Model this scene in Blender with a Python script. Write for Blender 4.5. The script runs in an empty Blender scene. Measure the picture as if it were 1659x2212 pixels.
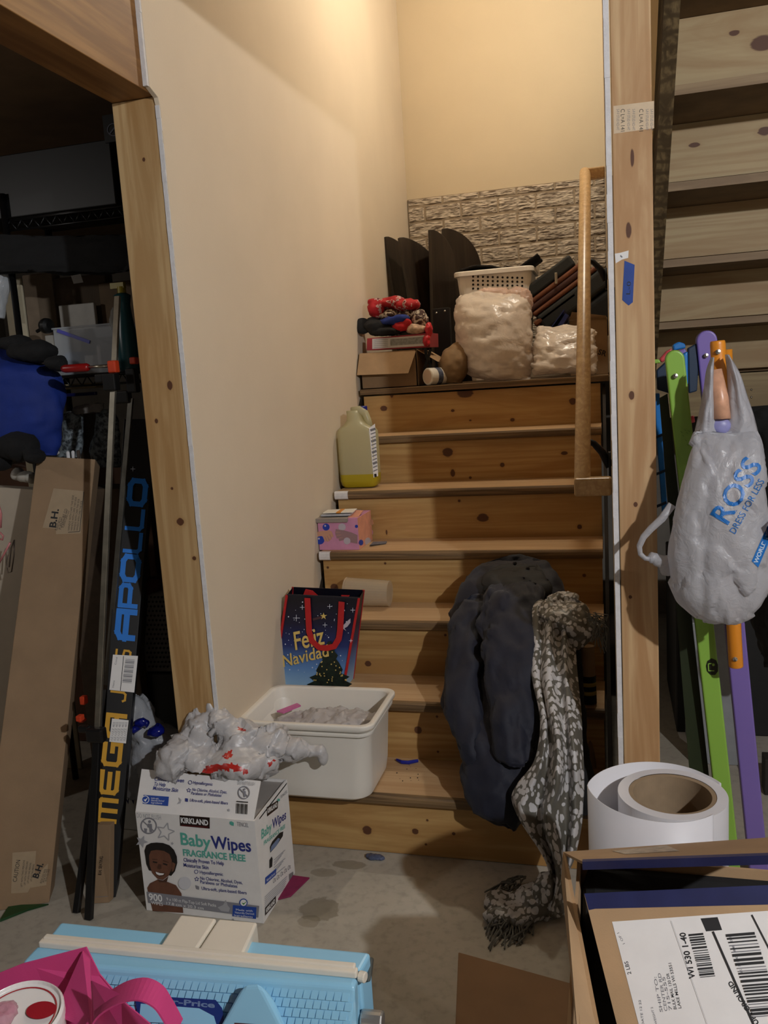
import bpy, bmesh, math, random
from mathutils import Vector, Matrix, noise
from mathutils.bvhtree import BVHTree

S = bpy.context.scene
COL = S.collection
# ---------------------------------------------------------------- camera
CAM = Vector((1.0513, -2.197, 1.3697))
FWD = Vector((-0.2603, 0.9531, -0.1545)).normalized()
RGT = Vector((0.9653, 0.2535, -0.0622)).normalized()
UPV = RGT.cross(FWD).normalized()
RGT = FWD.cross(UPV).normalized()
FPX = 1822.7  # focal length in pixels of the 1659 wide frame
cd = bpy.data.cameras.new('camera'); cam = bpy.data.objects.new('camera', cd); COL.objects.link(cam)
cam.matrix_world = Matrix(((RGT.x, UPV.x, -FWD.x, CAM.x), (RGT.y, UPV.y, -FWD.y, CAM.y), (RGT.z, UPV.z, -FWD.z, CAM.z), (0, 0, 0, 1)))
cd.sensor_fit = 'HORIZONTAL'; cd.sensor_width = 36.0; cd.lens = FPX / 1659 * 36.0
cd.clip_start = 0.02; cd.clip_end = 60
S.camera = cam
# ---------------------------------------------------------------- light
S.view_settings.view_transform = 'Standard'; S.view_settings.look = 'None'
S.view_settings.gamma = 1.0; S.view_settings.use_curve_mapping = False
S.view_settings.exposure = 0.12
W = bpy.data.worlds.new('world'); S.world = W; W.use_nodes = True
W.node_tree.nodes['Background'].inputs[0].default_value = (1.0, 0.93, 0.85, 1)
W.node_tree.nodes['Background'].inputs[1].default_value = 0.006
def lamp(name, loc, energy, color, radius):
    l = bpy.data.lights.new(name, 'POINT'); l.energy = energy; l.color = color; l.shadow_soft_size = radius
    o = bpy.data.objects.new(name, l); o.location = loc; COL.objects.link(o); return o
lamp('basement_bulb', (2.49, -2.59, 2.28), 182, (0.95, 0.97, 1.0), 0.03)
lamp('stairwell_bulb', (1.0, 1.40, 3.30), 44, (1.0, 0.91, 0.76), 0.05)
lamp('storeroom_fill', (-1.7, -1.1, 2.0), 11, (1.0, 0.96, 0.92), 0.04)  # added unseen fill lamp that brightens the store room shelves
# ---------------------------------------------------------------- picking points of the place
def ray(x, y): return FWD + RGT * ((x - 829.5) / FPX) - UPV * ((y - 1106.0) / FPX)
def AX(x, y, v): d = ray(x, y); return CAM + d * ((v - CAM.x) / d.x)
def AY(x, y, v): d = ray(x, y); return CAM + d * ((v - CAM.y) / d.y)
def AZ(x, y, v): d = ray(x, y); return CAM + d * ((v - CAM.z) / d.z)
class Plane:
    def __init__(s, o, n):
        s.o = Vector(o); s.n = Vector(n).normalized()
        if s.n.dot(CAM - s.o) < 0: s.n = -s.n
    def at(s, x, y, off=0.0):
        d = ray(x, y); o = s.o + s.n * off
        return CAM + d * ((o - CAM).dot(s.n) / d.dot(s.n))
# ---------------------------------------------------------------- materials
def lin(c):
    return tuple((v / 12.92 if v <= 0.04045 else ((v + 0.055) / 1.055) ** 2.4) for v in c) + (1.0,)
class N:
    def __init__(s, name):
        s.m = bpy.data.materials.new(name); s.m.use_nodes = True; s.t = s.m.node_tree
        s.b = s.t.nodes['Principled BSDF']; s.out = s.t.nodes['Material Output']
        s.tc = s.t.nodes.new('ShaderNodeTexCoord')
    def new(s, ty, **k):
        n = s.t.nodes.new(ty)
        for a, v in k.items(): setattr(n, a, v)
        return n
    def lk(s, a, b): s.t.links.new(a, b)
    def mapped(s, scale, loc=(0, 0, 0)):
        mp = s.new('ShaderNodeMapping'); mp.inputs['Scale'].default_value = scale; mp.inputs['Location'].default_value = loc
        s.lk(s.tc.outputs['Object'], mp.inputs['Vector']); return mp.outputs[0]
    def noise(s, vec, scale, detail=4, rough=.55, dist=0.0):
        n = s.new('ShaderNodeTexNoise'); n.inputs['Scale'].default_value = scale; n.inputs['Detail'].default_value = detail
        n.inputs['Roughness'].default_value = rough; n.inputs['Distortion'].default_value = dist
        if vec is not None: s.lk(vec, n.inputs['Vector'])
        return n.outputs[0]
    def ramp(s, fac, stops):
        r = s.new('ShaderNodeValToRGB'); e = r.color_ramp.elements
        while len(e) < len(stops): e.new(0.5)
        for el, (p, c) in zip(e, stops): el.position = p; el.color = c if len(c) == 4 else tuple(c) + (1,)
        s.lk(fac, r.inputs[0]); return r.outputs[0]
    def rng(s, v, a, b, c=0.0, d=1.0, smooth=True):
        r = s.new('ShaderNodeMapRange'); r.interpolation_type = 'SMOOTHSTEP' if smooth else 'LINEAR'
        for i, q in enumerate((a, b, c, d)): r.inputs[i + 1].default_value = q
        s.lk(v, r.inputs[0]); return r.outputs[0]
    def mix(s, fac, a, b, mode='MIX'):
        m = s.new('ShaderNodeMix', data_type='RGBA', blend_type=mode)
        for i, v in ((0, fac), (6, a), (7, b)):
            if hasattr(v, 'is_linked') or hasattr(v, 'links'): s.lk(v, m.inputs[i])
            else: m.inputs[i].default_value = v
        return m.outputs[2]
    def math(s, op, a, b=0.0):
        m = s.new('ShaderNodeMath', operation=op)
        for i, v in enumerate((a, b)):
            if isinstance(v, (int, float)): m.inputs[i].default_value = v
            else: s.lk(v, m.inputs[i])
        return m.outputs[0]
    def bump(s, h, strength, dist=0.002):
        b = s.new('ShaderNodeBump'); b.inputs['Strength'].default_value = strength; b.inputs['Distance'].default_value = dist
        s.lk(h, b.inputs['Height']); s.lk(b.outputs[0], s.b.inputs['Normal'])
    def col(s, c):
        if hasattr(c, 'links'): s.lk(c, s.b.inputs['Base Color'])
        else: s.b.inputs['Base Color'].default_value = c
    def set(s, **k):
        for a, v in k.items(): s.b.inputs[a.replace('_', ' ')].default_value = v
_M = {}
def plain(name, c, rough=.5, var=.06, vs=30, bump=0.0, bs=200, metal=0.0, **k):
    """one colour with a little tonal variation and an optional fine bump; c is an sRGB triple"""
    if name in _M: return _M[name]
    n = N(name); c = lin(c)
    if var:
        f = n.noise(n.mapped((1, 1, 1)), vs, 4)
        n.col(n.ramp(f, [(.3, tuple(v * (1 - var * 2) for v in c[:3])), (.7, tuple(min(1, v * (1 + var)) for v in c[:3]))]))
    else: n.col(c)
    n.set(Roughness=rough, Metallic=metal, **k)
    if bump: n.bump(n.noise(n.mapped((1, 1, 1)), bs, 3), bump)
    _M[name] = n.m; return n.m
def wood(name, base, dark, axis='X', knots=(), plane='XZ', rough=.6, seed=0.0, grain=14, stretch=1.3, streak=.5, kcol=(.34, .20, .11)):
    n = N(name); base = lin(base); dark = lin(dark); kc = lin(kcol)
    i = 'XYZ'.index(axis); sc = [grain] * 3; sc[i] = stretch
    v = n.mapped(tuple(sc), (seed, seed * .7, seed * 1.3))
    f = n.noise(v, 1.0, 5, .55, 1.6)
    sc2 = [110] * 3; sc2[i] = 3.0
    f2 = n.noise(n.mapped(tuple(sc2), (seed, 0, 0)), 1.0, 3, .6)
    big = n.noise(n.mapped((2.2, 2.2, 2.2), (seed * 3, 1, 2)), 1.0, 2)
    # growth rings cut lengthways
    w = n.new('ShaderNodeTexWave', wave_type='BANDS', bands_direction={'X': 'Z', 'Y': 'Z', 'Z': 'X'}[axis])
    w.inputs['Scale'].default_value = 2.4; w.inputs['Distortion'].default_value = 7.0; w.inputs['Detail'].default_value = 2.0
    w.inputs['Detail Scale'].default_value = .6
    sc3 = [5.0] * 3; sc3[i] = .55
    n.lk(n.mapped(tuple(sc3), (seed * 1.7, seed, seed * .3)), w.inputs['Vector'])
    c = n.mix(n.rng(f, .34, .66), base, dark)
    c = n.mix(n.math('MULTIPLY', n.rng(w.outputs['Fac'], .55, 1.0), streak), c, dark)
    c = n.mix(n.math('MULTIPLY', n.rng(f2, .5, .75), .5), c, dark)
    c = n.mix(n.math('MULTIPLY', n.rng(big, .45, .7), .35), c, tuple(v * .8 for v in base[:3]) + (1,))
    for (a, b, ra, rb) in knots:
        ctr = [0, 0, 0]; inv = [0, 0, 0]
        for ax, q, r in ((plane[0], a, ra), (plane[1], b, rb)):
            ctr['XYZ'.index(ax)] = q; inv['XYZ'.index(ax)] = 1.0 / r
        s1 = n.new('ShaderNodeVectorMath', operation='SUBTRACT'); n.lk(n.tc.outputs['Object'], s1.inputs[0]); s1.inputs[1].default_value = ctr
        s2 = n.new('ShaderNodeVectorMath', operation='MULTIPLY'); n.lk(s1.outputs[0], s2.inputs[0]); s2.inputs[1].default_value = inv
        s3 = n.new('ShaderNodeVectorMath', operation='LENGTH'); n.lk(s2.outputs[0], s3.inputs[0])
        d = n.math('ADD', s3.outputs['Value'], n.math('MULTIPLY', n.math('SUBTRACT', f2, .5), .7))
        c = n.mix(n.math('MULTIPLY', n.rng(d, 2.1, 1.0), .45), c, dark)
        c = n.mix(n.rng(d, 1.12, .85), c, kc)
    n.col(c); n.set(Roughness=rough)
    n.bump(f2, .18, .001)
    return n.m
# ---------------------------------------------------------------- mesh helpers
OFF = {}
class B:
    """collects shapes into one bmesh"""
    def __init__(s): s.bm = bmesh.new(); s.mi = 0
    def face(s, vs):
        try: f = s.bm.faces.new(vs); f.material_index = s.mi; return f
        except ValueError: return None
    def hexa(s, p):          # p: 4 bottom, 4 top, same order
        v = [s.bm.verts.new(q) for q in p]
        for a in ((3, 2, 1, 0), (4, 5, 6, 7), (0, 1, 5, 4), (1, 2, 6, 5), (2, 3, 7, 6), (3, 0, 4, 7)): s.face([v[i] for i in a])
        return s
    def box(s, a, b):
        (x0, y0, z0), (x1, y1, z1) = a, b
        return s.hexa([(x0, y0, z0), (x1, y0, z0), (x1, y1, z0), (x0, y1, z0), (x0, y0, z1), (x1, y0, z1), (x1, y1, z1), (x0, y1, z1)])
    def obox(s, c, x, y, z):  # centre and three half-extent vectors
        c, x, y, z = map(Vector, (c, x, y, z))
        return s.hexa([c - x - y - z, c + x - y - z, c + x + y - z, c - x + y - z, c - x - y + z, c + x - y + z, c + x + y + z, c - x + y + z])
    def bar(s, a, b, w, h, side=(1, 0, 0)):
        a, b = Vector(a), Vector(b); d = (b - a); sd = Vector(side); sd = (sd - d * (sd.dot(d) / d.length_squared)).normalized()
        u = d.cross(sd).normalized()
        return s.obox((a + b) / 2, sd * (w / 2), u * (h / 2), d / 2)
    def prism(s, pts, ex):
        ex = Vector(ex); a = [s.bm.verts.new(p) for p in pts]; b = [s.bm.verts.new(Vector(p) + ex) for p in pts]
        s.face(a[::-1]); s.face(b); n = len(a)
        for i in range(n): s.face([a[i], a[(i + 1) % n], b[(i + 1) % n], b[i]])
        return s
    def rings(s, rs, caps=True, closed=True):
        vs = [[s.bm.verts.new(p) for p in r] for r in rs]; n = len(rs[0])
        for a, b in zip(vs, vs[1:]):
            for i in range(n if closed else n - 1): s.face([a[i], a[(i + 1) % n], b[(i + 1) % n], b[i]])
        if caps and closed:
            for r, fl in ((vs[0], True), (vs[-1], False)):
                c = s.bm.verts.new(sum((v.co for v in r), Vector()) / n)
                for i in range(n): s.face([r[(i + 1) % n], r[i], c] if fl else [r[i], r[(i + 1) % n], c])
        return s
    def tube(s, pts, r, seg=12, caps=True):
        pts = [Vector(p) for p in pts]; rs = []; prev = None
        for i, p in enumerate(pts):
            d = (pts[min(i + 1, len(pts) - 1)] - pts[max(i - 1, 0)]).normalized()
            if prev is None: u = d.orthogonal().normalized()
            else: u = (prev - d * prev.dot(d)).normalized()
            prev = u; w = d.cross(u); rr = r[i] if isinstance(r, (list, tuple)) else r
            rs.append([p + (u * math.cos(t) + w * math.sin(t)) * rr for t in [2 * math.pi * k / seg for k in range(seg)]])
        return s.rings(rs, caps)
    def cyl(s, a, b, r, seg=24): return s.tube([a, b], r, seg)
    def lathe(s, prof, c, ax=(0, 0, 1), seg=40, caps=False):
        ax = Vector(ax).normalized(); u = ax.orthogonal().normalized(); w = ax.cross(u); c = Vector(c)
        return s.rings([[c + ax * h + (u * math.cos(t) + w * math.sin(t)) * r for t in [2 * math.pi * k / seg for k in range(seg)]] for r, h in prof], caps)
    def grid(s, nu, nv, fn):
        v = [[s.bm.verts.new(fn(i / nu, j / nv)) for i in range(nu + 1)] for j in range(nv + 1)]
        for j in range(nv):
            for i in range(nu): s.face([v[j][i], v[j][i + 1], v[j + 1][i + 1], v[j + 1][i]])
        return s
    def ball(s, c, r, sub=3, sc=(1, 1, 1), rot=None):
        m = Matrix.Translation(Vector(c)) @ (rot.to_4x4() if rot else Matrix()) @ Matrix.Diagonal((r * sc[0], r * sc[1], r * sc[2], 1))
        ret = bmesh.ops.create_icosphere(s.bm, subdivisions=sub, radius=1, matrix=m)
        for v in ret['verts']:
            for f in v.link_faces: f.material_index = s.mi
        return s
    def disp(s, fn):
        s.bm.normal_update()
        for v in s.bm.verts: v.co += v.normal * fn(v.co)
        return s
def fin(name, b, mats, parent=None, bevel=0.0, smooth=False, subsurf=0, solid=0.0, recalc=True, segs=2):
    bm = b.bm if isinstance(b, B) else b
    if recalc: bmesh.ops.recalc_face_normals(bm, faces=bm.faces[:])
    off = OFF[parent] if parent is not None else Vector()
    me = bpy.data.meshes.new(name)
    for v in bm.verts: v.co -= off
    bm.to_mesh(me); bm.free()
    for m in (mats if isinstance(mats, (list, tuple)) else [mats]): me.materials.append(m)
    o = bpy.data.objects.new(name, me); COL.objects.link(o)
    if parent is not None: o.parent = parent
    OFF[o] = off
    if smooth:
        for p in me.polygons: p.use_smooth = True
    if solid: md = o.modifiers.new('solid', 'SOLIDIFY'); md.thickness = solid; md.offset = 0
    if bevel:
        md = o.modifiers.new('bevel', 'BEVEL'); md.width = bevel; md.segments = segs; md.limit_method = 'ANGLE'; md.angle_limit = math.radians(35)
    if subsurf: md = o.modifiers.new('sub', 'SUBSURF'); md.levels = subsurf; md.render_levels = subsurf
    return o
def tag(o, label, cat, group=None, kind=None):
    o['label'] = label; o['category'] = cat
    if group: o['group'] = group
    if kind: o['kind'] = kind
    return o
def thing(name, loc, label, cat, group=None):
    o = bpy.data.objects.new(name, None); COL.objects.link(o); o.location = loc; o.empty_display_size = .05
    OFF[o] = Vector(loc); return tag(o, label, cat, group)
def solo(name, b, mats, label, cat, group=None, **k):
    """a thing that is one mesh: its origin goes to the middle of its base"""
    o = fin(name, b, mats, None, **k); me = o.data
    xs = [v.co for v in me.vertices]
    c = Vector(((min(v.x for v in xs) + max(v.x for v in xs)) / 2, (min(v.y for v in xs) + max(v.y for v in xs)) / 2, min(v.z for v in xs)))
    for v in me.vertices: v.co -= c
    o.location = c; OFF[o] = c
    return tag(o, label, cat, group)
def struct(name, b, mats, **k):
    o = fin(name, b, mats, None, **k); o['kind'] = 'structure'; return o
def crumple(scale, amp, seed=0.0, an=(1, 1, 1), oct=4):
    off = Vector((seed, seed * 2.3, seed * .7)); an = Vector(an)
    def f(p):
        q = Vector((p.x * an.x, p.y * an.y, p.z * an.z)) * scale + off; v = 0; a = 1; t = 0
        for _ in range(oct):
            v += a * (1 - abs(noise.noise(q)) * 2.6); t += a; a *= .52; q = q * 2.03
        return amp * v / t
    return f
def creased(scale, amp, seed=0.0, an=(1, 1, 1)):
    # crumpled sheet: flat facets meeting in sharp folds
    off = Vector((seed, seed * 2.3, seed * .7)); an = Vector(an)
    def f(p):
        q = Vector((p.x * an.x, p.y * an.y, p.z * an.z)) * scale + off
        ds, ps = noise.voronoi(q); v = []
        for c in ps[:3]: v.append((q - c).dot(noise.cell_vector(c * 3.7 + off) * 2 - Vector((1, 1, 1))))
        return amp * (max(v) * .7 + (ds[1] - ds[0]) * .35 - .25)
    return f
def remeshed(b, voxel, smooth_it=4):
    """joins overlapping solids into one skin and returns it as a new collector"""
    me = bpy.data.meshes.new('t'); bmesh.ops.recalc_face_normals(b.bm, faces=b.bm.faces[:]); b.bm.to_mesh(me); b.bm.free()
    o = bpy.data.objects.new('t', me); COL.objects.link(o)
    md = o.modifiers.new('r', 'REMESH'); md.mode = 'VOXEL'; md.voxel_size = voxel
    if smooth_it: md = o.modifiers.new('s', 'SMOOTH'); md.iterations = smooth_it; md.factor = .5
    dg = bpy.context.evaluated_depsgraph_get(); dg.update()
    m2 = bpy.data.meshes.new_from_object(o.evaluated_get(dg))
    r = B(); r.bm.from_mesh(m2); bpy.data.objects.remove(o); bpy.data.meshes.remove(me); bpy.data.meshes.remove(m2)
    return r
def cat_rom(P, n):
    out = []; m = len(P)
    for k in range(n + 1):
        t = k / n * (m - 1); i = min(int(t), m - 2); t -= i
        p0, p1, p2, p3 = P[max(i - 1, 0)], P[i], P[i + 1], P[min(i + 2, m - 1)]
        out.append([.5 * (2 * b + (c - a) * t + (2 * a - 5 * b + 4 * c - d) * t * t + (3 * b - a - 3 * c + d) * t ** 3) for a, b, c, d in zip(p0, p1, p2, p3)])
    return out
def loft(stations, n=40, seg=40, power=1.0, b=None):
    """soft body from stations (row, left, right, depth position Y, half depth)"""
    rs = []
    for (y, xl, xr, Y, dp) in cat_rom(stations, n):
        a, c = AY(xl, y, Y), AY(xr, y, Y); m = (a + c) / 2; h = (c - a) / 2; r = []
        for k in range(seg):
            t = 2 * math.pi * k / seg; ct, st = math.cos(t), math.sin(t)
            ct = math.copysign(abs(ct) ** power, ct); st = math.copysign(abs(st) ** power, st)
            r.append(m + h * ct + Vector((0, dp * st, 0)))
        rs.append(r)
    return (b or B()).rings(rs)
def lettering(txt, shear=0.0, bold=0.0, space=1.0):
    cu = bpy.data.curves.new('t', 'FONT'); cu.body = txt; cu.size = 1; cu.offset = bold; cu.shear = shear; cu.space_character = space; cu.resolution_u = 3
    o = bpy.data.objects.new('t', cu); COL.objects.link(o)
    dg = bpy.context.evaluated_depsgraph_get(); dg.update()
    me = bpy.data.meshes.new_from_object(o.evaluated_get(dg))
    bpy.data.objects.remove(o); bpy.data.curves.remove(cu); return me
class Print:
    """flat printing lying on a plane of the place"""
    def __init__(s, plane): s.pl = plane; s.b = B(); s.mats = []; s.lay = 0
    def m(s, mat):
        if mat not in s.mats: s.mats.append(mat)
        s.b.mi = s.mats.index(mat)
    def up(s): s.lay += 1; return .0005 + .00003 * s.lay
    def poly(s, pts, mat):
        s.m(mat); h = s.up(); s.b.face([s.b.bm.verts.new(s.pl.at(x, y, h)) for x, y in pts]); return s
    def disc(s, c, r, mat, seg=28, sy=1.0):
        return s.poly([(c[0] + r * math.cos(2 * math.pi * k / seg), c[1] + r * sy * math.sin(2 * math.pi * k / seg)) for k in range(seg)], mat)
    def ring(s, c, r, w, mat, seg=28, sy=1.0):
        s.m(mat); h = s.up(); f = lambda r, k: s.b.bm.verts.new(s.pl.at(c[0] + r * math.cos(2 * math.pi * k / seg), c[1] + r * sy * math.sin(2 * math.pi * k / seg), h))
        a = [f(r, k) for k in range(seg)]; q = [f(r - w, k) for k in range(seg)]
        for k in range(seg): s.b.face([a[k], a[(k + 1) % seg], q[(k + 1) % seg], q[k]])
        return s
    def line(s, a, b, w, mat):
        a, b = Vector(a), Vector(b); d = (b - a).normalized(); u = Vector((-d.y, d.x)) * w / 2
        return s.poly([a - u, b - u, b + u, a + u], mat)
    def text(s, p0, p1, hp, txt, mat, shear=0.0, bold=0.0, rise=None):
        """baseline from p0 to p1 (fitted), letters about hp pixels tall"""
        s.m(mat); h = s.up(); me = lettering(txt, shear, bold)
        a, c = s.pl.at(*p0, h), s.pl.at(*p1, h); u = c - a; wid = u.length; u.normalize()
        v = s.pl.n.cross(u).normalized()
        d = Vector((p1[0] - p0[0], p1[1] - p0[1])).normalized(); q = (p0[0] + d.y * hp, p0[1] - d.x * hp) if rise is None else rise
        hh = abs((s.pl.at(*q, h) - a).dot(v))
        xs = [w.co.x for w in me.vertices]; ys = [w.co.y for w in me.vertices]
        sx = wid / max(1e-6, max(xs) - min(xs)); sy = hh / .72; x0 = min(xs)
        vs = [s.b.bm.verts.new(a + u * ((w.co.x - x0) * sx) + v * (w.co.y * sy)) for w in me.vertices]
        for p in me.polygons: s.b.face([vs[i] for i in p.vertices])
        bpy.data.meshes.remove(me); return s
    def done(s, name, parent): return fin(name, s.b, s.mats, parent, recalc=False)

# ---------------------------------------------------------------- shared materials
def drywall_mat(name, c):
    n = N(name); c = lin(c)
    f = n.noise(n.mapped((1, 1, 1)), 3, 4)
    n.col(n.ramp(f, [(.35, tuple(v * .95 for v in c[:3])), (.7, c)])); n.set(Roughness=.85)
    n.bump(n.noise(n.mapped((1, 1, 1)), 140, 4, .6), .22, .0015); return n.m
WALLM = drywall_mat('beige_wall_paint', (.845, .785, .695))
WALLB = drywall_mat('tan_wall_paint', (.81, .74, .62))
GYP = plain('gypsum_edge', (.86, .85, .85), .9, .05, 60, .4, 300)
PINE = dict(base=(.76, .585, .375), dark=(.60, .415, .225))
POSTM = wood('post_pine', (.77, .645, .46), (.65, .50, .31), 'Z', [(-.06, 1.03, .011, .010), (-.05, 1.39, .008, .012), (-.1, 1.3, .005, .006), (-.03, .93, .006, .006), (-.075, 1.12, .004, .004), (-.06, 1.95, .004, .005)], 'XZ', seed=3)
STUDM = wood('stud_pine', (.80, .67, .50), (.68, .52, .35), 'Z', [(1.10, 1.66, .006, .018), (1.11, 1.81, .004, .02), (1.10, 1.30, .006, .01), (1.105, 1.05, .005, .006), (1.09, .83, .004, .004)], 'XZ', seed=8)
HEADM = wood('header_ply', (.62, .45, .25), (.46, .31, .15), 'Y', [(-.6, 2.22, .03, .02)], 'YZ', seed=5)
STEELD = plain('dark_steel', (.13, .13, .14), .45, .1, metal=.6)
STEEL = plain('bright_steel', (.78, .75, .68), .32, .1, metal=1.0)
SCREW = plain('screw_steel', (.75, .74, .72), .25, 0, metal=1.0)
CARD = plain('cardboard', (.66, .54, .40), .85, .06, 18, .15, 400)
CARDD = plain('cardboard_inside', (.55, .44, .32), .9, .06, 18)
BLACKP = plain('black_plastic', (.055, .055, .06), .4, .05)
BLACKF = plain('black_fabric', (.05, .05, .055), .9, .1, 60, .3, 500)
WHITEP = plain('white_plastic', (.90, .88, .84), .4, .02)
PAPER = plain('white_paper', (.90, .89, .89), .7, .02)
LABEL = plain('label_paper', (.89, .88, .87), .6, .02)
INK = plain('black_ink', (.07, .07, .08), .6, 0)
INKG = plain('grey_ink', (.45, .45, .47), .6, 0)
BLUETAPE = plain('blue_tape', (.10, .25, .56), .55, .08)
def film(name, c, alpha=.5, rough=.35, bump=.5, bs=30, trans=.3):
    """thin plastic sheet that lets part of the light and the view through"""
    n = N(name); n.col(lin(c)); n.set(Roughness=rough, Specular_IOR_Level=.6)
    n.bump(n.noise(n.mapped((1, 1, 1)), bs, 5, .6, 1.5), bump, .004)
    tr = n.new('ShaderNodeBsdfTransparent'); tl = n.new('ShaderNodeBsdfTranslucent'); tl.inputs[0].default_value = lin(c)
    m1 = n.new('ShaderNodeMixShader'); m1.inputs[0].default_value = trans; n.lk(n.b.outputs[0], m1.inputs[1]); n.lk(tl.outputs[0], m1.inputs[2])
    m2 = n.new('ShaderNodeMixShader'); m2.inputs[0].default_value = alpha; n.lk(tr.outputs[0], m2.inputs[1]); n.lk(m1.outputs[0], m2.inputs[2])
    n.lk(m2.outputs[0], n.out.inputs[0]); return n.m
def blob(px, voxel=.006, sm=4):
    b = B()
    for (x, y, rx, ry, Y, dp) in px:
        c = AY(x, y, Y); k = (Y - CAM.y) / FPX * 1.02; b.ball(c, 1, 3, (rx * k, dp, ry * k))
    return remeshed(b, voxel, sm)
r, g, NS = .1905, .2262, .022     # stair rise, run, nosing
LZ = 7 * r                        # landing height
# ================================================================ SETTING
n = N('concrete'); f = n.noise(n.mapped((1, 1, 1)), 2.2, 6, .6); f2 = n.noise(n.mapped((1, 1, 1)), 40, 5)
c = n.ramp(f, [(.3, lin((.60, .575, .525))), (.7, lin((.74, .705, .645)))]); c = n.mix(n.math('MULTIPLY', n.rng(f2, .45, .75), .3), c, lin((.42, .40, .35)))
for (px, py, rx, ry, s) in ((690, 1965, .055, .05, .55), (668, 1990, .03, .025, .4), (755, 1868, .05, .022, .5), (700, 1885, .04, .02, .4)):
    p = AZ(px, py, 0)
    s1 = n.new('ShaderNodeVectorMath', operation='SUBTRACT'); n.lk(n.tc.outputs['Object'], s1.inputs[0]); s1.inputs[1].default_value = p
    s2 = n.new('ShaderNodeVectorMath', operation='MULTIPLY'); n.lk(s1.outputs[0], s2.inputs[0]); s2.inputs[1].default_value = (1 / rx, 1 / ry, 0)
    s3 = n.new('ShaderNodeVectorMath', operation='LENGTH'); n.lk(s2.outputs[0], s3.inputs[0])
    d = n.math('ADD', s3.outputs['Value'], n.math('MULTIPLY', n.math('SUBTRACT', f2, .5), .8))
    c = n.mix(n.math('MULTIPLY', n.rng(d, 1.05, .9), s), c, lin((.40, .36, .27)))
    c = n.mix(n.math('MULTIPLY', n.rng(d, .85, .6), s * .6), c, lin((.58, .54, .46)))
n.col(c); n.set(Roughness=.75); n.bump(f2, .2, .002); CONC = n.m
struct('floor', B().box((-3.2, -5, -.12), (4, 3.2, 0)), CONC)
DARKW = plain('basement_block_wall', (.50, .47, .43), .9, .1, 5, .3, 60)
struct('wall_back', B().box((-3.2, 3.2, -.1), (0 - .131, 3.3, 2.7)), DARKW)
struct('wall_right', B().box((4, -5, -.1), (4.1, 3.3, 2.7)), DARKW)
struct('wall_left', B().box((-3.3, -5, -.1), (-3.2, 3.3, 2.7)), DARKW)
struct('wall_front', B().box((-3.2, -5.1, -.1), (4, -5, 2.7)), DARKW)
CEILM = plain('ceiling_joist_wood', (.42, .32, .21), .8, .1, 8)
struct('ceiling', B().box((-3.2, -5, 2.35), (4, -.6, 2.68)).box((-3.2, -.6, 2.36), (-.131, 3.2, 2.68)).box((2.36, -.6, 2.36), (4, 3.2, 2.68)), CEILM)
# stairwell: left wall with its cut front edge, back wall, upper enclosure
b = B().prism([(0, -.193, 0), (0, 2.545, 0), (0, 2.545, 5.0), (0, -.6, 5.0), (0, -.6, 2.70), (0, -.243, 2.70), (0, -.237, 2.10), (0, -.222, 2.094), (0, -.2, 2.086), (0, -.193, 2.06)], (-.0127, 0, 0))
struct('wall_stairwell_left', b, [WALLM], bevel=.0012)
# raw gypsum along the cut edge of the board
b = B(); rnd = random.Random(4); prev = None
for z0 in [i * .03 for i in range(69)]:
    b.box((-.0127, -.1955 - rnd.random() * .0014, z0), (-.0006 - rnd.random() * .0016, -.193, z0 + .03))
for i in range(11):
    z0 = 2.10 + i * .0545; b.box((-.0127, -.2445 - rnd.random() * .002, z0), (-.0006 - rnd.random() * .0016, -.2385, z0 + .0545))
struct('trim_4', b, GYP)
struct('wall_stairwell_back', B().box((-.13, 2.545, LZ - .02), (2.35, 2.65, 5)), WALLB)
struct('wall_under_landing', B().box((-.13, 2.545, 0), (2.35, 2.65, LZ - .02)), DARKW)
struct('wall_stairwell_right', B().box((2.25, .2, 0), (2.35, 2.545, 1.2)).box((2.25, -.6, 2.3), (2.35, 2.545, 5)), WALLM)
struct('wall_stairwell_front', B().box((-.0, -.72, 2.69), (2.34, -.6, 5)), WALLM)
struct('ceiling_upstairs', B().box((-.13, -.72, 5), (2.34, 2.65, 5.1)), WALLM)
# framing behind the left drywall: end post, header, wall core
struct('trim_1', B().box((-.133, -.193, 0), (-.0135, -.155, 2.092)), POSTM, bevel=.002)
struct('wall_core', B().box((-.131, -.155, 0), (-.0128, 2.545, 2.70)), DARKW)
struct('trim_3', B().box((-.133, -5, 2.093), (-.0132, -.155, 2.36)), HEADM, bevel=.0015)
# wall between the flights
struct('wall_stairwell_middle', B().box((1.0545, -.19, 0), (1.067, 2.0, 3.6)), WALLM)
b = B()
for i in range(60): b.box((1.0548 + rnd.random() * .0012, -.1925 - rnd.random() * .0018, i * .06), (1.067, -.19, i * .06 + .06))
struct('trim_5', b, GYP)
struct('trim_2', B().box((1.0688, -.192, 0), (1.152, -.154, 3.0)), STUDM, bevel=.002)
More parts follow.
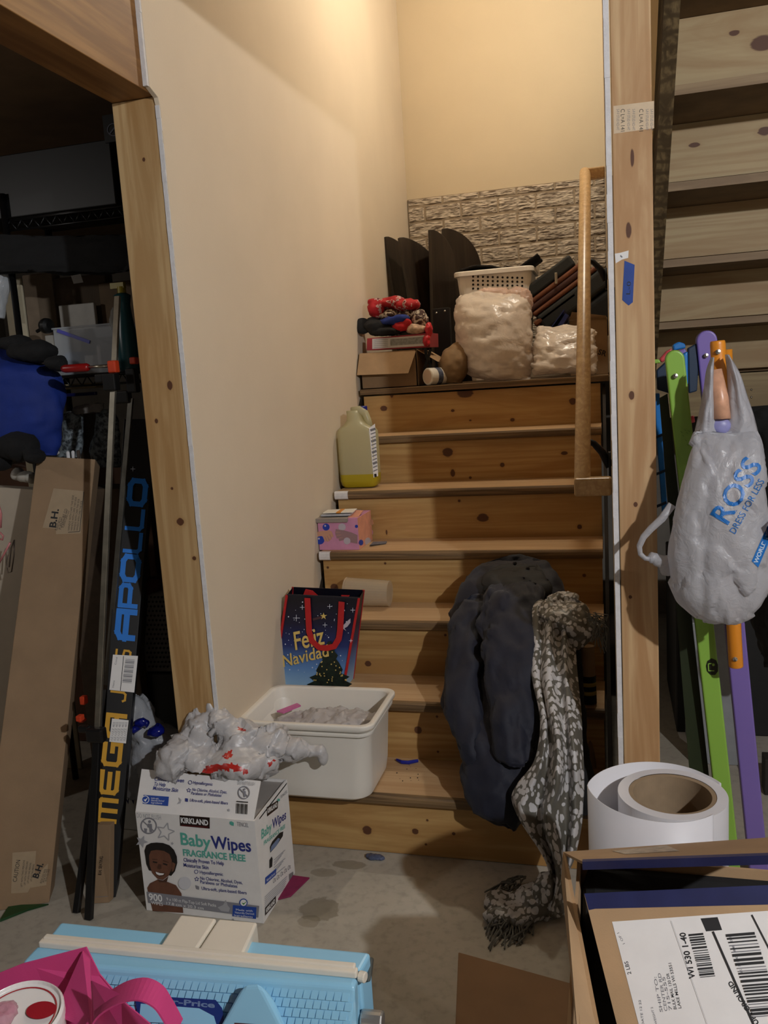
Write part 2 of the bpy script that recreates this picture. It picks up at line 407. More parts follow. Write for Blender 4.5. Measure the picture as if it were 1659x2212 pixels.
# ---- embossed brick panel on the back wall
n = N('brick_panel'); f = n.noise(n.mapped((16, 16, 130)), 1, 3, .6, 1.2); f2 = n.noise(n.mapped((1, 1, 1)), 25, 4)
n.col(n.mix(n.rng(f, .44, .60), lin((.78, .72, .64)), lin((.42, .36, .30)))); n.set(Roughness=.8); n.bump(f2, .3, .002); BRK = n.m
MORT = plain('mortar_tan', (.60, .53, .44), .9, .08, 40)
b = B().box((.004, 2.536, LZ), (1.0, 2.545, 2.336)).box((1.0, 2.536, LZ), (2.2, 2.545, 2.336)); b.mi = 1
row, bw, mg = .0835, .200, .009
zt = 2.336 - .047
for k in range(-1, 11):
    z1 = zt - k * row; z0 = z1 - row + mg; z1 = min(z1, 2.333)
    if z0 < LZ: continue
    sh = .4965 + (0 if k % 2 == 0 else bw / 2)
    for m in range(-4, 4):
        x0 = sh + m * bw + mg / 2; x1 = x0 + bw - mg
        x0, x1 = max(x0, .006), min(x1, 1.05)
        if x1 - x0 < .02: continue
        nu, nv = max(4, int((x1 - x0) / .005)), max(3, int((z1 - z0) / .005))
        def fn(u, v):
            x, z = x0 + (x1 - x0) * u, z0 + (z1 - z0) * v
            e = min(1, min(u, 1 - u) * (x1 - x0) / .004, min(v, 1 - v) * (z1 - z0) / .004)
            q = noise.noise(Vector((x * 30 + k * 7, z * 120 + noise.noise(Vector((x * 20, z * 9, k))) * 1.5, m)))
            return (x, 2.536 - e * (.005 + .006 * max(-.4, q)), z)
        b.grid(nu, nv, fn)
struct('trim_6', b, [MORT, BRK])
# ================================================================ STAIRS
st = thing('staircase', (0, 0, 0), 'knotty pine flight of seven closed steps between two beige walls', 'staircase')
KN = {1: [(793, 1793, 12, 11), (897, 1796, 8, 8), (923, 1772, 3, 3), (980, 1801, 4, 4), (920, 1824, 3, 3)], 2: [(903, 1577, 9, 9), (944, 1548, 3, 3), (946, 1624, 3, 3)],
      3: [(795, 1434, 8, 7), (962, 1372, 3, 3)], 4: [(722, 1268, 10, 8), (832, 1217, 3, 3), (1262, 1243, 4, 4), (708, 1226, 3, 3)],
      5: [(1043, 1118, 13, 9), (1252, 1138, 5, 5), (992, 1082, 3, 3), (835, 1150, 2, 6)], 6: [(967, 977, 12, 10), (1085, 1004, 5, 5), (1219, 979, 7, 4), (978, 1022, 5, 8), (1016, 1032, 3, 3)],
      7: [(829, 882, 8, 6), (1005, 848, 18, 11), (1237, 867, 7, 7), (1107, 907, 5, 4), (978, 887, 4, 3), (1016, 908, 3, 2), (846, 851, 4, 8)]}
for k in range(1, 8):
    Y = (k - 1) * g; kn = []
    for (x, y, ra, rb) in KN[k]:
        p = AY(x, y, Y); sc = (Y - CAM.y) / FPX; kn.append((p.x, p.z, ra * sc, rb * sc))
    m = wood('riser_pine_%d' % k, (.74, .60, .38), (.64, .475, .265), 'X', kn, 'XZ', seed=k * 2.1 + (0 if k != 1 else .4), streak=.6 if k in (2, 3, 4, 6) else .25)
    fin('riser', B().box((.022, Y, (k - 1) * r + (.002 if k == 1 else -.01)), (1.018, Y + .018, k * r - .031)), m, st, bevel=.0008)
TREADM = wood('tread_pine', (.77, .645, .49), (.70, .56, .40), 'X', (), 'XZ', seed=1.5, grain=22, streak=.2)
NOSEM = wood('nosing_worn', (.53, .42, .28), (.33, .25, .16), 'X', (), 'XZ', seed=6.5, grain=40, streak=.3)
for k in range(1, 7):
    Y = (k - 1) * g; z = k * r
    t = fin('tread', B().box((.016, Y - .004, z - .03), (1.02, Y + g - .001, z)), TREADM, st, bevel=.001)
    # rounded worn front edge
    pr = [(Y - .003, z - .0302), (Y - NS + .009, z - .0302), (Y - NS + .002, z - .026), (Y - NS, z - .016), (Y - NS + .001, z - .006), (Y - NS + .005, z - .0005), (Y - NS + .009, z + .0003), (Y - .003, z + .0003)]
    fin('nosing', B().prism([(.0155, a, c) for a, c in pr], (1.0055, 0, 0)), [NOSEM if k != 1 else NOSEM], t, smooth=False)
    fin('paint_smear', B().prism([(.0150, a - (.0006 if i not in (0, 7) else 0), c + (.0006 if c > z - .01 else -.0006)) for i, (a, c) in enumerate(pr)], (.03 + .012 * (k % 3), 0, 0)), GYP, t)
fin('landing_board', B().box((.012, 6 * g - NS, LZ - .024), (1.052, 2.536, LZ)).box((1.072, 1.64, LZ - .024), (2.24, 2.536, LZ)), NOSEM, st, bevel=.002)
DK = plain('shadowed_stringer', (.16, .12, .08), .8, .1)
sl = r / g
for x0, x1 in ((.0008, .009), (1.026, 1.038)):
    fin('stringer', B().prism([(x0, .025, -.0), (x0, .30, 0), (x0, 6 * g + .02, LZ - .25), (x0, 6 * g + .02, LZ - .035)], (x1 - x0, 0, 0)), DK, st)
# ---- second flight seen from below
s2 = thing('staircase', (1.7, 1.6, 0), 'upper pine flight seen from underneath behind the right wall stud', 'staircase')
UR_ = wood('riser_back_pine', (.74, .64, .47), (.66, .53, .36), 'X', (), 'XZ', seed=11, grain=9, streak=.3)
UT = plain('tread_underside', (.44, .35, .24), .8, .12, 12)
UE = wood('tread_back_edge', (.62, .52, .38), (.50, .40, .28), 'X', (), 'XZ', seed=12)
for k in range(0, 7):
    Yk, Zk = 1.58 - .29 * k, 1.32 + .2 * k
    kn = []
    if k == 4:
        for (x, y, ra, rb) in ((1586, 72, 10, 5), (1648, 92, 22, 14)): p = AY(x, y, Yk + .014); q = (Yk - CAM.y) / FPX; kn.append((p.x - 1.7, p.z, ra * q, rb * q))
    if k == 3:
        for (x, y, ra, rb) in ((1500, 313, 10, 5), (1652, 283, 12, 8)): p = AY(x, y, Yk + .014); q = (Yk - CAM.y) / FPX; kn.append((p.x - 1.7, p.z, ra * q, rb * q))
    m = wood('upper_riser_%d' % k, (.70, .61, .45), (.62, .50, .34), 'X', kn, 'XZ', seed=20 + k * 3.3, grain=8, streak=.55 if k in (2, 3) else .15)
    fin('riser', B().box((1.242, Yk + .014, Zk + .004), (2.2, Yk + .032, Zk + .173)), m, s2)
    if k: 
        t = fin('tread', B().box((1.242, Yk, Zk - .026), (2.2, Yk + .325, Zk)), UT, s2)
        fin('back_edge', B().box((1.242, Yk - .001, Zk - .026), (2.2, Yk, Zk)), UE, t)
def strg(x0, x1):
    a, c = (1.70, 1.155), (-.5, 2.672)
    return B().prism([(x0, a[0], a[1]), (x0, c[0], c[1]), (x0, c[0] + .12, c[1] + .16), (x0, a[0] + .12, a[1] + .16)], (x1 - x0, 0, 0))
STRM = wood('stringer_treated', (.50, .42, .29), (.27, .21, .13), 'Y', [(1.22, 1.88, .01, .02)], 'XZ', seed=14, grain=30, stretch=2.5, streak=.9)
fin('stringer', strg(1.2, 1.238), STRM, s2); fin('stringer', strg(2.203, 2.238), STRM, s2)
fin('landing_joist', B().box((1.2, 1.60, 1.135), (2.24, 1.638, 1.305)), wood('joist_pine', (.62, .54, .38), (.5, .41, .27), 'X', (), seed=17), s2)
for q in (842, 858): 
    p = AY(1623, q, 1.6); fin('screw', B().ball(p, .005, 2), SCREW, s2, smooth=True)
# ---- handrail
HRM = wood('handrail_oak', (.80, .67, .48), (.70, .56, .38), 'Y', (), seed=9, rough=.35, grain=45)
hr = thing('handrail', (.978, 1.0, 1.9), 'round varnished wooden handrail on the right stairwell wall', 'handrail')
pt, pb = AX(1264, 372, .978), AX(1258, 1046, .978)
fin('rail', B().tube([pb, pt], .0215, 24), HRM, hr, smooth=True, bevel=.001)
fin('rail_end', B().box((.957, pb.y - .022, pb.z - .03), (1.053, pb.y + .02, pb.z + .018)), HRM, hr, bevel=.006)
fin('rail_end', B().box((.972, pt.y - .02, pt.z - .03), (1.053, pt.y + .02, pt.z + .012)), HRM, hr, bevel=.006)
d = (pt - pb)
for t in (.12, .66):
    p = pb + d * t
    fin('bracket', B().tube([p + Vector((0, 0, -.018)), p + Vector((.03, 0, -.035)), p + Vector((.052, 0, -.06)), (1.05, p.y, p.z - .10)], [.007, .009, .011, .013], 10).box((1.046, p.y - .02, p.z - .13), (1.053, p.y + .02, p.z - .06)), STEELD, hr, smooth=True)
# ---- bits of tape and stamps on the right stud
pl = Plane((1.1, -.192, 1), (0, -1, 0))
p = Print(pl); p.poly([(1349, 563), (1371, 572), (1367, 653), (1358, 660), (1344, 648)], BLUETAPE); p.text((1361, 636), (1363, 608), 9, 'L-0', INK)
o = p.done('painters_tape', None); tag(o, 'short strip of blue painters tape stuck on the right wall stud', 'tape')
p = Print(pl); p.poly([(1328, 548), (1340, 546), (1358, 541), (1357, 557), (1343, 561), (1330, 569)], LABEL); p.line((1340, 552), (1344, 556), 3, INKG)
o = p.done('paper_tag', None); tag(o, 'small torn white paper tag on the stud above the blue tape', 'tag')
STAMP = plain('lumber_stamp', (.83, .74, .62), .7, .05)
p = Print(pl); p.poly([(1325, 229), (1413, 218), (1413, 277), (1326, 289)], STAMP)
for x in (1341, 1381): p.text((x, 236), (x, 284), 9, 'C L=A 141', INK, rise=(x + 9, 236))
for x in (1332, 1355, 1366, 1395, 1405): p.text((x, 236), (x, 282), 7, 'S-P-F STUD KD-HT', INKG, rise=(x + 6, 236))
o = p.done('lumber_label', None); tag(o, 'pale grade label with black print wrapped on the right stud', 'label')
# ================================================================ THINGS ON THE STAIRS
# ---- yellow liquid jug
JUGM = film('jug_plastic', (.88, .86, .72), .93, .3, .05, 20, .55)
LIQ = film('yellow_liquid', (.80, .72, .16), .93, .15, .0, 10, .35)
z5 = 5 * r; jc = Vector((.088, 1.012, z5))
t = thing('plastic_jug', jc, 'big translucent jug with a little yellow liquid standing on the fifth step', 'jug')
def rrect(c, hx, hy, rad, z, seg=6, dx=0):
    out = []
    for q, (sx, sy) in enumerate(((1, 1), (-1, 1), (-1, -1), (1, -1))):
        for k in range(seg + 1):
            a = (q * math.pi / 2) + k / seg * math.pi / 2
            out.append(Vector((c.x + dx + sx * (hx - rad) + rad * math.cos(a), c.y + sy * (hy - rad) + rad * math.sin(a), z)))
    return out
pr = [(.062, .036, .004), (.072, .044, .012), (.076, .048, .03), (.076, .048, .06), (.077, .048, .12), (.077, .048, .20), (.076, .048, .222), (.068, .045, .236), (.05, .042, .250), (.034, .034, .266), (.029, .030, .285), (.027, .028, .305)]
rs = [rrect(jc, hx, hy, min(hx, hy) * (.55 if z < .24 else .95), z5 + z, 6, -.012 * max(0, (z - .22) / .08)) for hx, hy, z in pr]
fin('body', B().rings(rs), JUGM, t, smooth=True)
fin('liquid', B().rings([rrect(jc, hx - .002 + (.003 if 0 else 0), hy - .002, min(hx, hy) * .5, z5 + z + .002, 6) for hx, hy, z in pr[:4]]), LIQ, t, smooth=False)
fin('liquid_band', B().rings([rrect(jc, hx + .0006, hy + .0006, min(hx, hy) * .56, z5 + z, 6) for hx, hy, z in [(.062, .036, .004), (.072, .044, .012), (.076, .048, .03), (.0762, .048, .056)]], caps=False), LIQ, t, smooth=True)
fin('cap', B().lathe([(.0, 0), (.021, 0), (.021, .018), (.019, .02), (0, .02)], jc + Vector((.018, .02, .300)), seg=24), plain('cap_blue', (.08, .12, .50), .4, 0), t, smooth=False)
fin('handle', B().tube([jc + Vector(q) for q in ((-.02, .0, .306), (.012, .0, .307), (.035, .0, .292), (.045, 0, .265), (.052, 0, .24))], [.013, .016, .015, .014, .012], 12), JUGM, t, smooth=True)
pl = Plane(AY(795, 960, .99), (.75, -.66, 0)); 
pl.o = Vector((.168, .985, 1.05)); p = Print(pl)
p.poly([(797, 925), (810, 915), (817, 1028), (807, 1032)], PAPER)
for i in range(12): p.line((800 + i * .6, 930 + i * 8), (811 + i * .4, 926 + i * 8), 2.2 if i % 3 else 5, INKG)
p.poly([(808, 1024), (813, 1023), (814, 1030), (809, 1031)], INK)
p.done('side_label', t)
# ---- pink toy box with grey lid flap
z4 = 4 * r; bx0, by0, bx1, by1, bz = .004, .70, .158, .880, z4 + .118
PINKB = plain('toy_box_pink', (.80, .55, .68), .5, .05); PEACH = plain('toy_box_peach', (.86, .60, .50), .5, .08, 25)
SKIN1 = plain('print_tan_skin', (.78, .58, .48), .5, 0); SKIN2 = plain('print_dusky_skin', (.60, .47, .48), .5, 0)
PBLUE = plain('print_blue', (.12, .24, .66), .4, 0); PCLEAR = plain('print_pale', (.74, .70, .74), .4, 0); PGREEN = plain('print_green', (.62, .70, .45), .5, 0)
t = thing('toy_box', ((bx0 + bx1) / 2, .79, z4), 'pink picture box with hands squeezing balls, on the fourth step', 'box')
fin('body', B().box((bx0, by0, z4), (bx1, by1, bz)), [PINKB], t, bevel=.001)
fin('lid_flap', B().hexa([(bx0 - .006, by0 - .008, bz - .014), (bx0 + .118, by0 - .008, bz - .014), (bx0 + .12, by0 + .02, bz + .001), (bx0 - .006, by0 + .02, bz + .001), (bx0 - .006, by0 - .010, bz + .001), (bx0 + .118, by0 - .010, bz + .001), (bx0 + .12, by1, bz + .003), (bx0 - .006, by1, bz + .003)]), plain('grey_board', (.58, .54, .51), .7, .04), t, bevel=.001)
fin('flap', B().hexa([(bx1 - .04, by0 + .01, bz), (bx1 - .002, by0 + .02, bz), (bx1 - .002, by0 + .09, bz + .012), (bx1 - .04, by0 + .09, bz + .014), (bx1 - .04, by0 + .01, bz + .0015), (bx1 - .002, by0 + .02, bz + .0015), (bx1 - .002, by0 + .09, bz + .0135), (bx1 - .04, by0 + .09, bz + .0155)]), PEACH, t)
p = Print(Plane((0, by0, 0), (0, -1, 0)))
def hand(p, cx, cy, s, mat, fl=1):
    p.poly([(cx - fl * 26 * s, cy + 4 * s), (cx - fl * 26 * s, cy - 10 * s), (cx - fl * 8 * s, cy - 13 * s), (cx + fl * 4 * s, cy - 10 * s), (cx + fl * 8 * s, cy - 2 * s), (cx + fl * 2 * s, cy + 9 * s), (cx - fl * 10 * s, cy + 10 * s)], mat)
    for i in range(4):
        a = (cx + fl * (0 - i * 3.5) * s, cy - (8 - i * 5) * s); p.line(a, (a[0] + fl * 13 * s, a[1] + (3 - i * .5) * s), 5 * s, mat)
Z1 = lambda pts: [(640 + x / 4.608, 800 + y / 4.608) for x, y in pts]
p.disc(*[Z1([(237, 1690)])[0], 9.2, PBLUE]); p.disc(*[Z1([(297, 1560)])[0], 7.6, PBLUE]); p.disc(*[Z1([(225, 1675)])[0], 2.2, PCLEAR]); p.disc(*[Z1([(288, 1548)])[0], 2, PCLEAR])
p.poly(Z1([(174, 1615), (250, 1600), (322, 1592), (352, 1602), (362, 1640), (350, 1668), (318, 1672), (285, 1655), (250, 1648), (174, 1668)]), SKIN1)
for a_, c_ in (((318, 1640), (345, 1685)), ((296, 1650), (322, 1702)), ((276, 1652), (296, 1700)), ((345, 1615), (360, 1660))): p.line(Z1([a_])[0], Z1([c_])[0], 5.4, SKIN1)
for a_, c_ in (((307, 1650), (332, 1698)), ((286, 1655), (306, 1702)), ((332, 1632), (352, 1675))): p.line(Z1([a_])[0], Z1([c_])[0], .8, SKIN2)
p.disc(*[Z1([(455, 1560)])[0], 8, PCLEAR])
p.poly(Z1([(609, 1640), (545, 1612), (470, 1592), (400, 1582), (386, 1612), (395, 1640), (440, 1660), (480, 1690), (540, 1712), (609, 1726)]), SKIN2)
for a_, c_ in (((440, 1600), (392, 1592)), ((440, 1625), (390, 1632)), ((455, 1650), (400, 1660)), ((480, 1675), (425, 1688))): p.line(Z1([a_])[0], Z1([c_])[0], 5.2, SKIN2)
for a_, c_ in (((440, 1613), (392, 1611)), ((447, 1638), (395, 1646)), ((465, 1664), (412, 1674))): p.line(Z1([a_])[0], Z1([c_])[0], .8, SKIN1)
p.disc(*[Z1([(505, 1698)])[0], 7.4, PCLEAR]); p.disc((770, 1137), 3.4, PBLUE)
p.done('front_picture', t)
p = Print(Plane((bx1, 0, 0), (1, 0, 0))); a, c, d, e = [p.pl.at(*q) for q in ((775, 1120), (806, 1100), (810, 1165), (774, 1185))]
fin('side_panel', B().prism([(bx1, by0 + .001, z4 + .001), (bx1, by1 - .001, z4 + .001), (bx1, by1 - .001, bz - .001), (bx1, by0 + .001, bz - .001)], (.0006, 0, 0)), PEACH, t)
for (x, y, rd, m) in ((782, 1130, 4, PCLEAR), (786, 1160, 7, PGREEN), (800, 1150, 6, PINKB), (795, 1170, 7, PCLEAR), (803, 1128, 5, SKIN1), (780, 1172, 5, PBLUE)): p.disc((x, y), rd, m, 10, 1.3)
p.done('side_picture', t)
# ---- mail on the pink box
def sheet(name, px, Z, mat, label, cat, th=.002, group=None, bev=.0004):
    a = [AZ(x, y, Z) for x, y in px]; return solo(name, B().prism(a, (0, 0, th)), mat, label, cat, group, bevel=bev)
ENV = plain('envelope_white', (.88, .86, .82), .6, .03)
mz = bz + .005
b = B().hexa([(.012, .715, mz), (.125, .72, mz), (.128, .80, mz + .003), (.01, .81, mz), (.012, .713, mz + .007), (.125, .72, mz + .007), (.128, .80, mz + .010), (.01, .81, mz + .007)])
solo('envelope', b, plain('film_mailer', (.72, .73, .76), .25, .1, 60), 'shiny grey mailer lying under the white envelope on the pink box', 'envelope', bevel=.002)
b = B().hexa([(.02, .72, mz + .0105), (.135, .722, mz + .0105), (.132, .79, mz + .013), (.016, .79, mz + .0105), (.02, .72, mz + .014), (.135, .722, mz + .014), (.132, .79, mz + .0165), (.016, .79, mz + .014)])
o = solo('envelope', b, ENV, 'white envelope with orange stripe, topmost on the pink toy box', 'envelope', bevel=.001)
fin('orange_stripe', B().hexa([(.072, .7195, mz + .0105), (.09, .7195, mz + .0105), (.086, .79, mz + .0125), (.07, .79, mz + .0125), (.072, .7195, mz + .0146), (.09, .7195, mz + .0148), (.086, .79, mz + .0165), (.07, .79, mz + .0162)]), plain('orange_print', (.80, .52, .18), .6, 0), o)
# ---- grey scrap
b = B().hexa([AZ(798, 1178, z4 + .001), AZ(834, 1175, z4 + .001), AZ(836, 1170, z4 + .001), AZ(806, 1171, z4 + .001), AZ(799, 1178, z4 + .006), AZ(833, 1173, z4 + .005), AZ(836, 1169, z4 + .007), AZ(806, 1170, z4 + .008)])
solo('scrap', b, plain('grey_lint', (.42, .41, .43), .9, .15, 90), 'small grey scrap lying right of the pink box', 'scrap', bevel=.001)
# ---- clear plastic drawer box leaning on the third step
z3 = 3 * r
CLR = film('clear_tub', (.86, .80, .70), .42, .25, .05, 20, .3)
c0 = AZ(757, 1306, z3).lerp(AZ(850, 1309, z3), .5)
t = thing('plastic_cup', (.21, .618, z3), 'clear frosted plastic cup lying on its side on the third step', 'cup')
a, c = Vector((.125, .618, z3 + .054)), Vector((.285, .618, z3 + .049))
ax = (c - a)
fin('body', B().lathe([(.052, 0), (.052, .002), (.046, .16), (.0, .16), (.0, .158), (.044, .158), (.050, .004)], a, ax, 32), CLR, t, smooth=False)
fin('rim', B().lathe([(.052, -.003), (.054, 0), (.052, .004), (.050, 0), (.052, -.003)], a, ax, 32), CLR, t, smooth=True)
fin('scale_marks', B().grid(20, 1, lambda u, v: a + ax * (.1 + .7 * u) + Vector((0, -.0505 + .006 * u, .006 + .003 * v * (1 if int(u * 20) % 2 else 0)))), plain('scale_print', (.55, .50, .44), .6, 0), t)
# ---- christmas gift bag
z2 = 2 * r; NAVY = N('night_sky_print'); 
sp = NAVY.new('ShaderNodeSeparateXYZ'); NAVY.lk(NAVY.tc.outputs['Object'], sp.inputs[0])
cc = NAVY.ramp(NAVY.rng(sp.outputs[2], .0, .30, 0, 1, False), [(.0, lin((.62, .78, .90))), (.25, lin((.38, .55, .78))), (.5, lin((.12, .18, .42))), (.75, lin((.06, .07, .20))), (1, lin((.04, .04, .10)))])
NAVY.col(cc); NAVY.set(Roughness=.45); NAVY = NAVY.m
RED = plain('red_webbing', (.72, .10, .11), .7, .05, 50, .3, 600); GOLD = plain('gold_print', (.86, .74, .42), .4, 0); TREE = plain('tree_print', (.07, .14, .10), .6, .4, 90); STARW = plain('star_print', (.88, .90, .96), .5, 0)
gc = Vector((.155, .30, z2)); t = thing('gift_bag', gc, 'navy Christmas gift bag with red handles and gold script by the left wall', 'gift bag')
y0, y1 = .285, .40
P0 = lambda px, py: AY(px, py, y0)
tl, tr, br_, bl = P0(620, 1285), P0(776, 1292), P0(742, 1510), P0(592, 1500)
br_.z = bl.z = z2 + .001
dv = Vector((0, y1 - y0, 0)); dt = Vector((0, .055, .012))
fin('front_panel', B().hexa([bl, br_, br_ + Vector((0, .002, 0)), bl + Vector((0, .002, 0)), tl, tr, tr + Vector((0, .002, 0)), tl + Vector((0, .002, 0))]), NAVY, t)
fin('back_panel', B().hexa([bl + dv, br_ + dv, br_ + dv + Vector((0, .002, 0)), bl + dv + Vector((0, .002, 0)), tl + dt, tr + dt, tr + dt + Vector((0, .002, 0)), tl + dt + Vector((0, .002, 0))]), NAVY, t)
for a, c, nm, s in ((bl, tl, 'side_panel', 1), (br_, tr, 'side_panel', -1)):
    ins = Vector((s * .018, .03, 0)); q = Vector((0, 0, 0))
    fin(nm, B().rings([[a, a + dv, a + dv + Vector((.001, 0, 0)), a + Vector((.001, 0, 0))], [c, c + dt, c + dt + Vector((.001, 0, 0)), c + Vector((.001, 0, 0))]]), NAVY, t)
fin('base_panel', B().prism([bl, br_, br_ + dv, bl + dv], (0, 0, .002)), NAVY, t)
for a, c in ((bl, tl), (br_, tr)):
    fin('piping', B().bar(a - Vector((0, .002, 0)), c - Vector((0, .002, 0)), .0075, .004), RED, t)
    fin('piping', B().bar(a + dv, c + dt, .006, .004), RED, t)
fin('piping', B().bar(tl, tr, .004, .005, (0, 1, 0)), plain('dark_hem', (.08, .07, .12), .7, 0), t)
def strap(b, px, w, Y, th=.0022):
    pts = [AY(x, y, Y) for x, y in px]; rs = []
    for i, q in enumerate(pts):
        d = (pts[min(i + 1, len(pts) - 1)] - pts[max(i - 1, 0)]).normalized(); u = Vector((d.z, 0, -d.x)).normalized() * (w / 2); v = Vector((0, th / 2, 0))
        rs.append([q - u - v, q + u - v, q + u + v, q - u + v])
    return b.rings(rs)
fin('front_handle', strap(B(), [(664, 1292), (666, 1330), (668, 1365), (674, 1385), (690, 1399), (706, 1400), (722, 1396), (732, 1380), (735, 1360), (737, 1320), (738, 1300)], .0195, y0 - .006), RED, t)
fin('back_handle', strap(B(), [(688, 1300), (682, 1290), (672, 1281), (664, 1278), (660, 1290)], .02, y0 + .05), RED, t)
fin('back_handle', strap(B(), [(737, 1310), (742, 1299), (752, 1287), (738, 1289)], .012, y0 + .05), RED, t)
p = Print(Plane((0, y0 - .001, 0), (0, -1, 0))); rnd = random.Random(7)
for i in range(90):
    x, y = rnd.uniform(612, 770), rnd.uniform(1300, 1455); xl = 620 - (y - 1285) * .10; xr = 772 - (y - 1285) * .16
    if xl + 6 < x < xr - 6: p.disc((x, y), rnd.choice((.7, .8, 1.0, 1.5)), STARW, 6)
for (x, y, s) in ((640, 1335, 7), (653, 1312, 5), (712, 1310, 5), (702, 1350, 5), (762, 1318, 5), (758, 1384, 4)):
    p.line((x - s, y), (x + s, y), .9, STARW); p.line((x, y - s), (x, y + s), .9, STARW)
tp = []
rr = random.Random(3)
for i in range(14):
    f = i / 13; y = 1385 + f * 100; w = 4 + f * 46
    tp.append((712 + (rr.uniform(.8, 1.1) * w) * (.80 if i % 2 else 1), y))
tpl = [(2 * 712 - x, y + 1) for x, y in tp]
p.poly(tp + tpl[::-1], TREE)
for i in range(34):
    f = rr.random() ** .6; w = 40 * f; p.disc((712 + rr.uniform(-w, w), 1388 + f * 88), 1.5, GOLD, 6)
p.text((638, 1404), (706, 1390), 40, 'Feliz', GOLD, .25, .012); p.text((612, 1441), (716, 1416), 26, 'Navidad', GOLD, .25, .012)
st5 = [(699 + (8 if k % 2 == 0 else 3) * math.sin(k * math.pi / 5), 1331 - (8 if k % 2 == 0 else 3) * math.cos(k * math.pi / 5)) for k in range(10)]
p.poly([(675, 1336), (699, 1329), (697, 1335), (676, 1341)], plain('comet_tail', (.28, .17, .20), .6, 0)); p.poly(st5, GOLD)
p.poly([(742, 1350), (752, 1340), (757, 1336), (757, 1345), (750, 1354), (744, 1357), (748, 1363), (741, 1358)], PCLEAR)
p.done('front_print', t)
# ---- nested white food tubs
TUB = plain('tub_white', (.90, .88, .84), .38, .015, 6)
tz = r; c = Vector((.20, .050, tz)); t = thing('storage_tub', c, 'white rectangular food storage tub with double rim on the first step', 'tub')
def tubr(hx, hy, rad, z, dy=0): return rrect(Vector((c.x, c.y + dy, 0)), hx, hy, rad, tz + z, 8)
fin('tub', B().rings([tubr(.160, .112, .05, .002), tubr(.172, .124, .05, .012), tubr(.178, .128, .05, .05), tubr(.187, .135, .045, .203), tubr(.196, .144, .04, .206), tubr(.197, .145, .04, .215), tubr(.1885, .1365, .04, .217),
    tubr(.183, .131, .045, .2), tubr(.172, .122, .05, .03), tubr(.16, .11, .05, .012)]), TUB, t, smooth=True, bevel=.001)
fin('rim', B().rings([tubr(.186, .133, .04, .219), tubr(.199, .146, .04, .221), tubr(.204, .150, .038, .229), tubr(.204, .150, .038, .238), tubr(.200, .147, .036, .241), tubr(.189, .136, .032, .241), tubr(.185, .132, .034, .236), tubr(.180, .128, .04, .15), tubr(.18, .128, .04, .148), tubr(.184, .131, .04, .2), tubr(.186, .133, .04, .219)], caps=False), TUB, t, smooth=True, bevel=.0015)
# zip bag inside the tub
b = B()
for (x, y, z, s) in ((.10, .09, .15, .06), (.2, .1, .16, .07), (.29, .09, .165, .065), (.25, .06, .165, .05)): b.ball((x, y, tz + z), s, 3, (1.2, 1, .55))
b = remeshed(b, .006); b.disp(creased(26, .02, 3))
zb = solo('zip_bag', b, film('zip_bag_film', (.86, .84, .84), .75, .12, .8, 60, .3), 'crinkled clear zip bag lying inside the white tub', 'plastic bag', smooth=True)
a = [AZ(x, y, tz + .205) for x, y in ((598, 1538), (642, 1521), (650, 1526), (612, 1542))]
fin('pink_zip', B().prism(a, (0, 0, .004)), plain('zip_pink', (.78, .40, .62), .35, .04), zb)
# ---- blue strip on the first step
pts = [AZ(x, y, r + .006) for x, y in ((857, 1641), (868, 1646), (882, 1647), (903, 1643))]
solo('plastic_strip', B().tube(pts, [.004, .006, .006, .005], 6), plain('strip_blue', (.10, .14, .55), .3, .05), 'small bright blue plastic strip lying on the first step', 'scrap')
b = B(); rr = random.Random(5)
for i in range(12): q = AZ(rr.uniform(856, 905), rr.uniform(1652, 1690), r + .0008); b.ball(q, rr.uniform(.0008, .0022), 1)
o = solo('crumbs', b, INK, 'dark crumbs scattered on the first step by the blue strip', 'crumbs'); o['kind'] = 'stuff'
b = B().ball(AZ(812, 1852, .006), .02, 3, (1.3, .6, .28)).ball(AZ(800, 1849, .006), .012, 3, (1.2, .7, .4)); b = remeshed(b, .003, 2); b.disp(crumple(60, .004, 2))
solo('film_scrap', b, plain('scrap_slate', (.33, .36, .46), .35, .15, 60), 'crumpled slate blue scrap on the floor against the bottom riser', 'scrap', smooth=True)
# ---- dark coat thrown over the steps
COAT = N('navy_coat'); f = COAT.noise(COAT.mapped((1, 1, 1)), 320, 3); COAT.col(lin((.036, .052, .13))); COAT.set(Roughness=.72, Sheen_Weight=.08); COAT.bump(f, .25, .001); COAT = COAT.m
LIN = plain('coat_lining', (.05, .05, .06), .7, .1, 40)
t = thing('coat', (.72, .25, r), 'dark navy padded coat draped down the right side of the steps', 'coat')
def wr(seed, amp=.012, sc=7): 
    a = crumple(sc, amp, seed, (1.3, 1, .55)); c = creased(sc * 1.9, amp * 1.3, seed + 9, (1.2, 1, .8)); return lambda p: a(p) + c(p)
b = loft([(1285, 1010, 1190, .50, .05), (1310, 985, 1215, .45, .08), (1380, 968, 1240, .33, .10), (1450, 955, 1235, .22, .10), (1530, 956, 1200, .12, .10), (1600, 985, 1190, .04, .10), (1680, 992, 1170, -.02, .09), (1735, 1006, 1150, -.05, .07), (1765, 1040, 1140, -.06, .05), (1792, 1090, 1125, -.065, .03)], 64, 64)
b.disp(wr(2)); fin('body', b, COAT, t, smooth=True)
b = loft([(1204, 1085, 1150, .60, .02), (1215, 1040, 1185, .56, .05), (1250, 1000, 1212, .50, .08), (1300, 978, 1232, .45, .09), (1350, 968, 1240, .40, .09), (1400, 990, 1235, .34, .06)], 40, 56)
b.disp(wr(5, .010)); fin('hood', b, COAT, t, smooth=True)
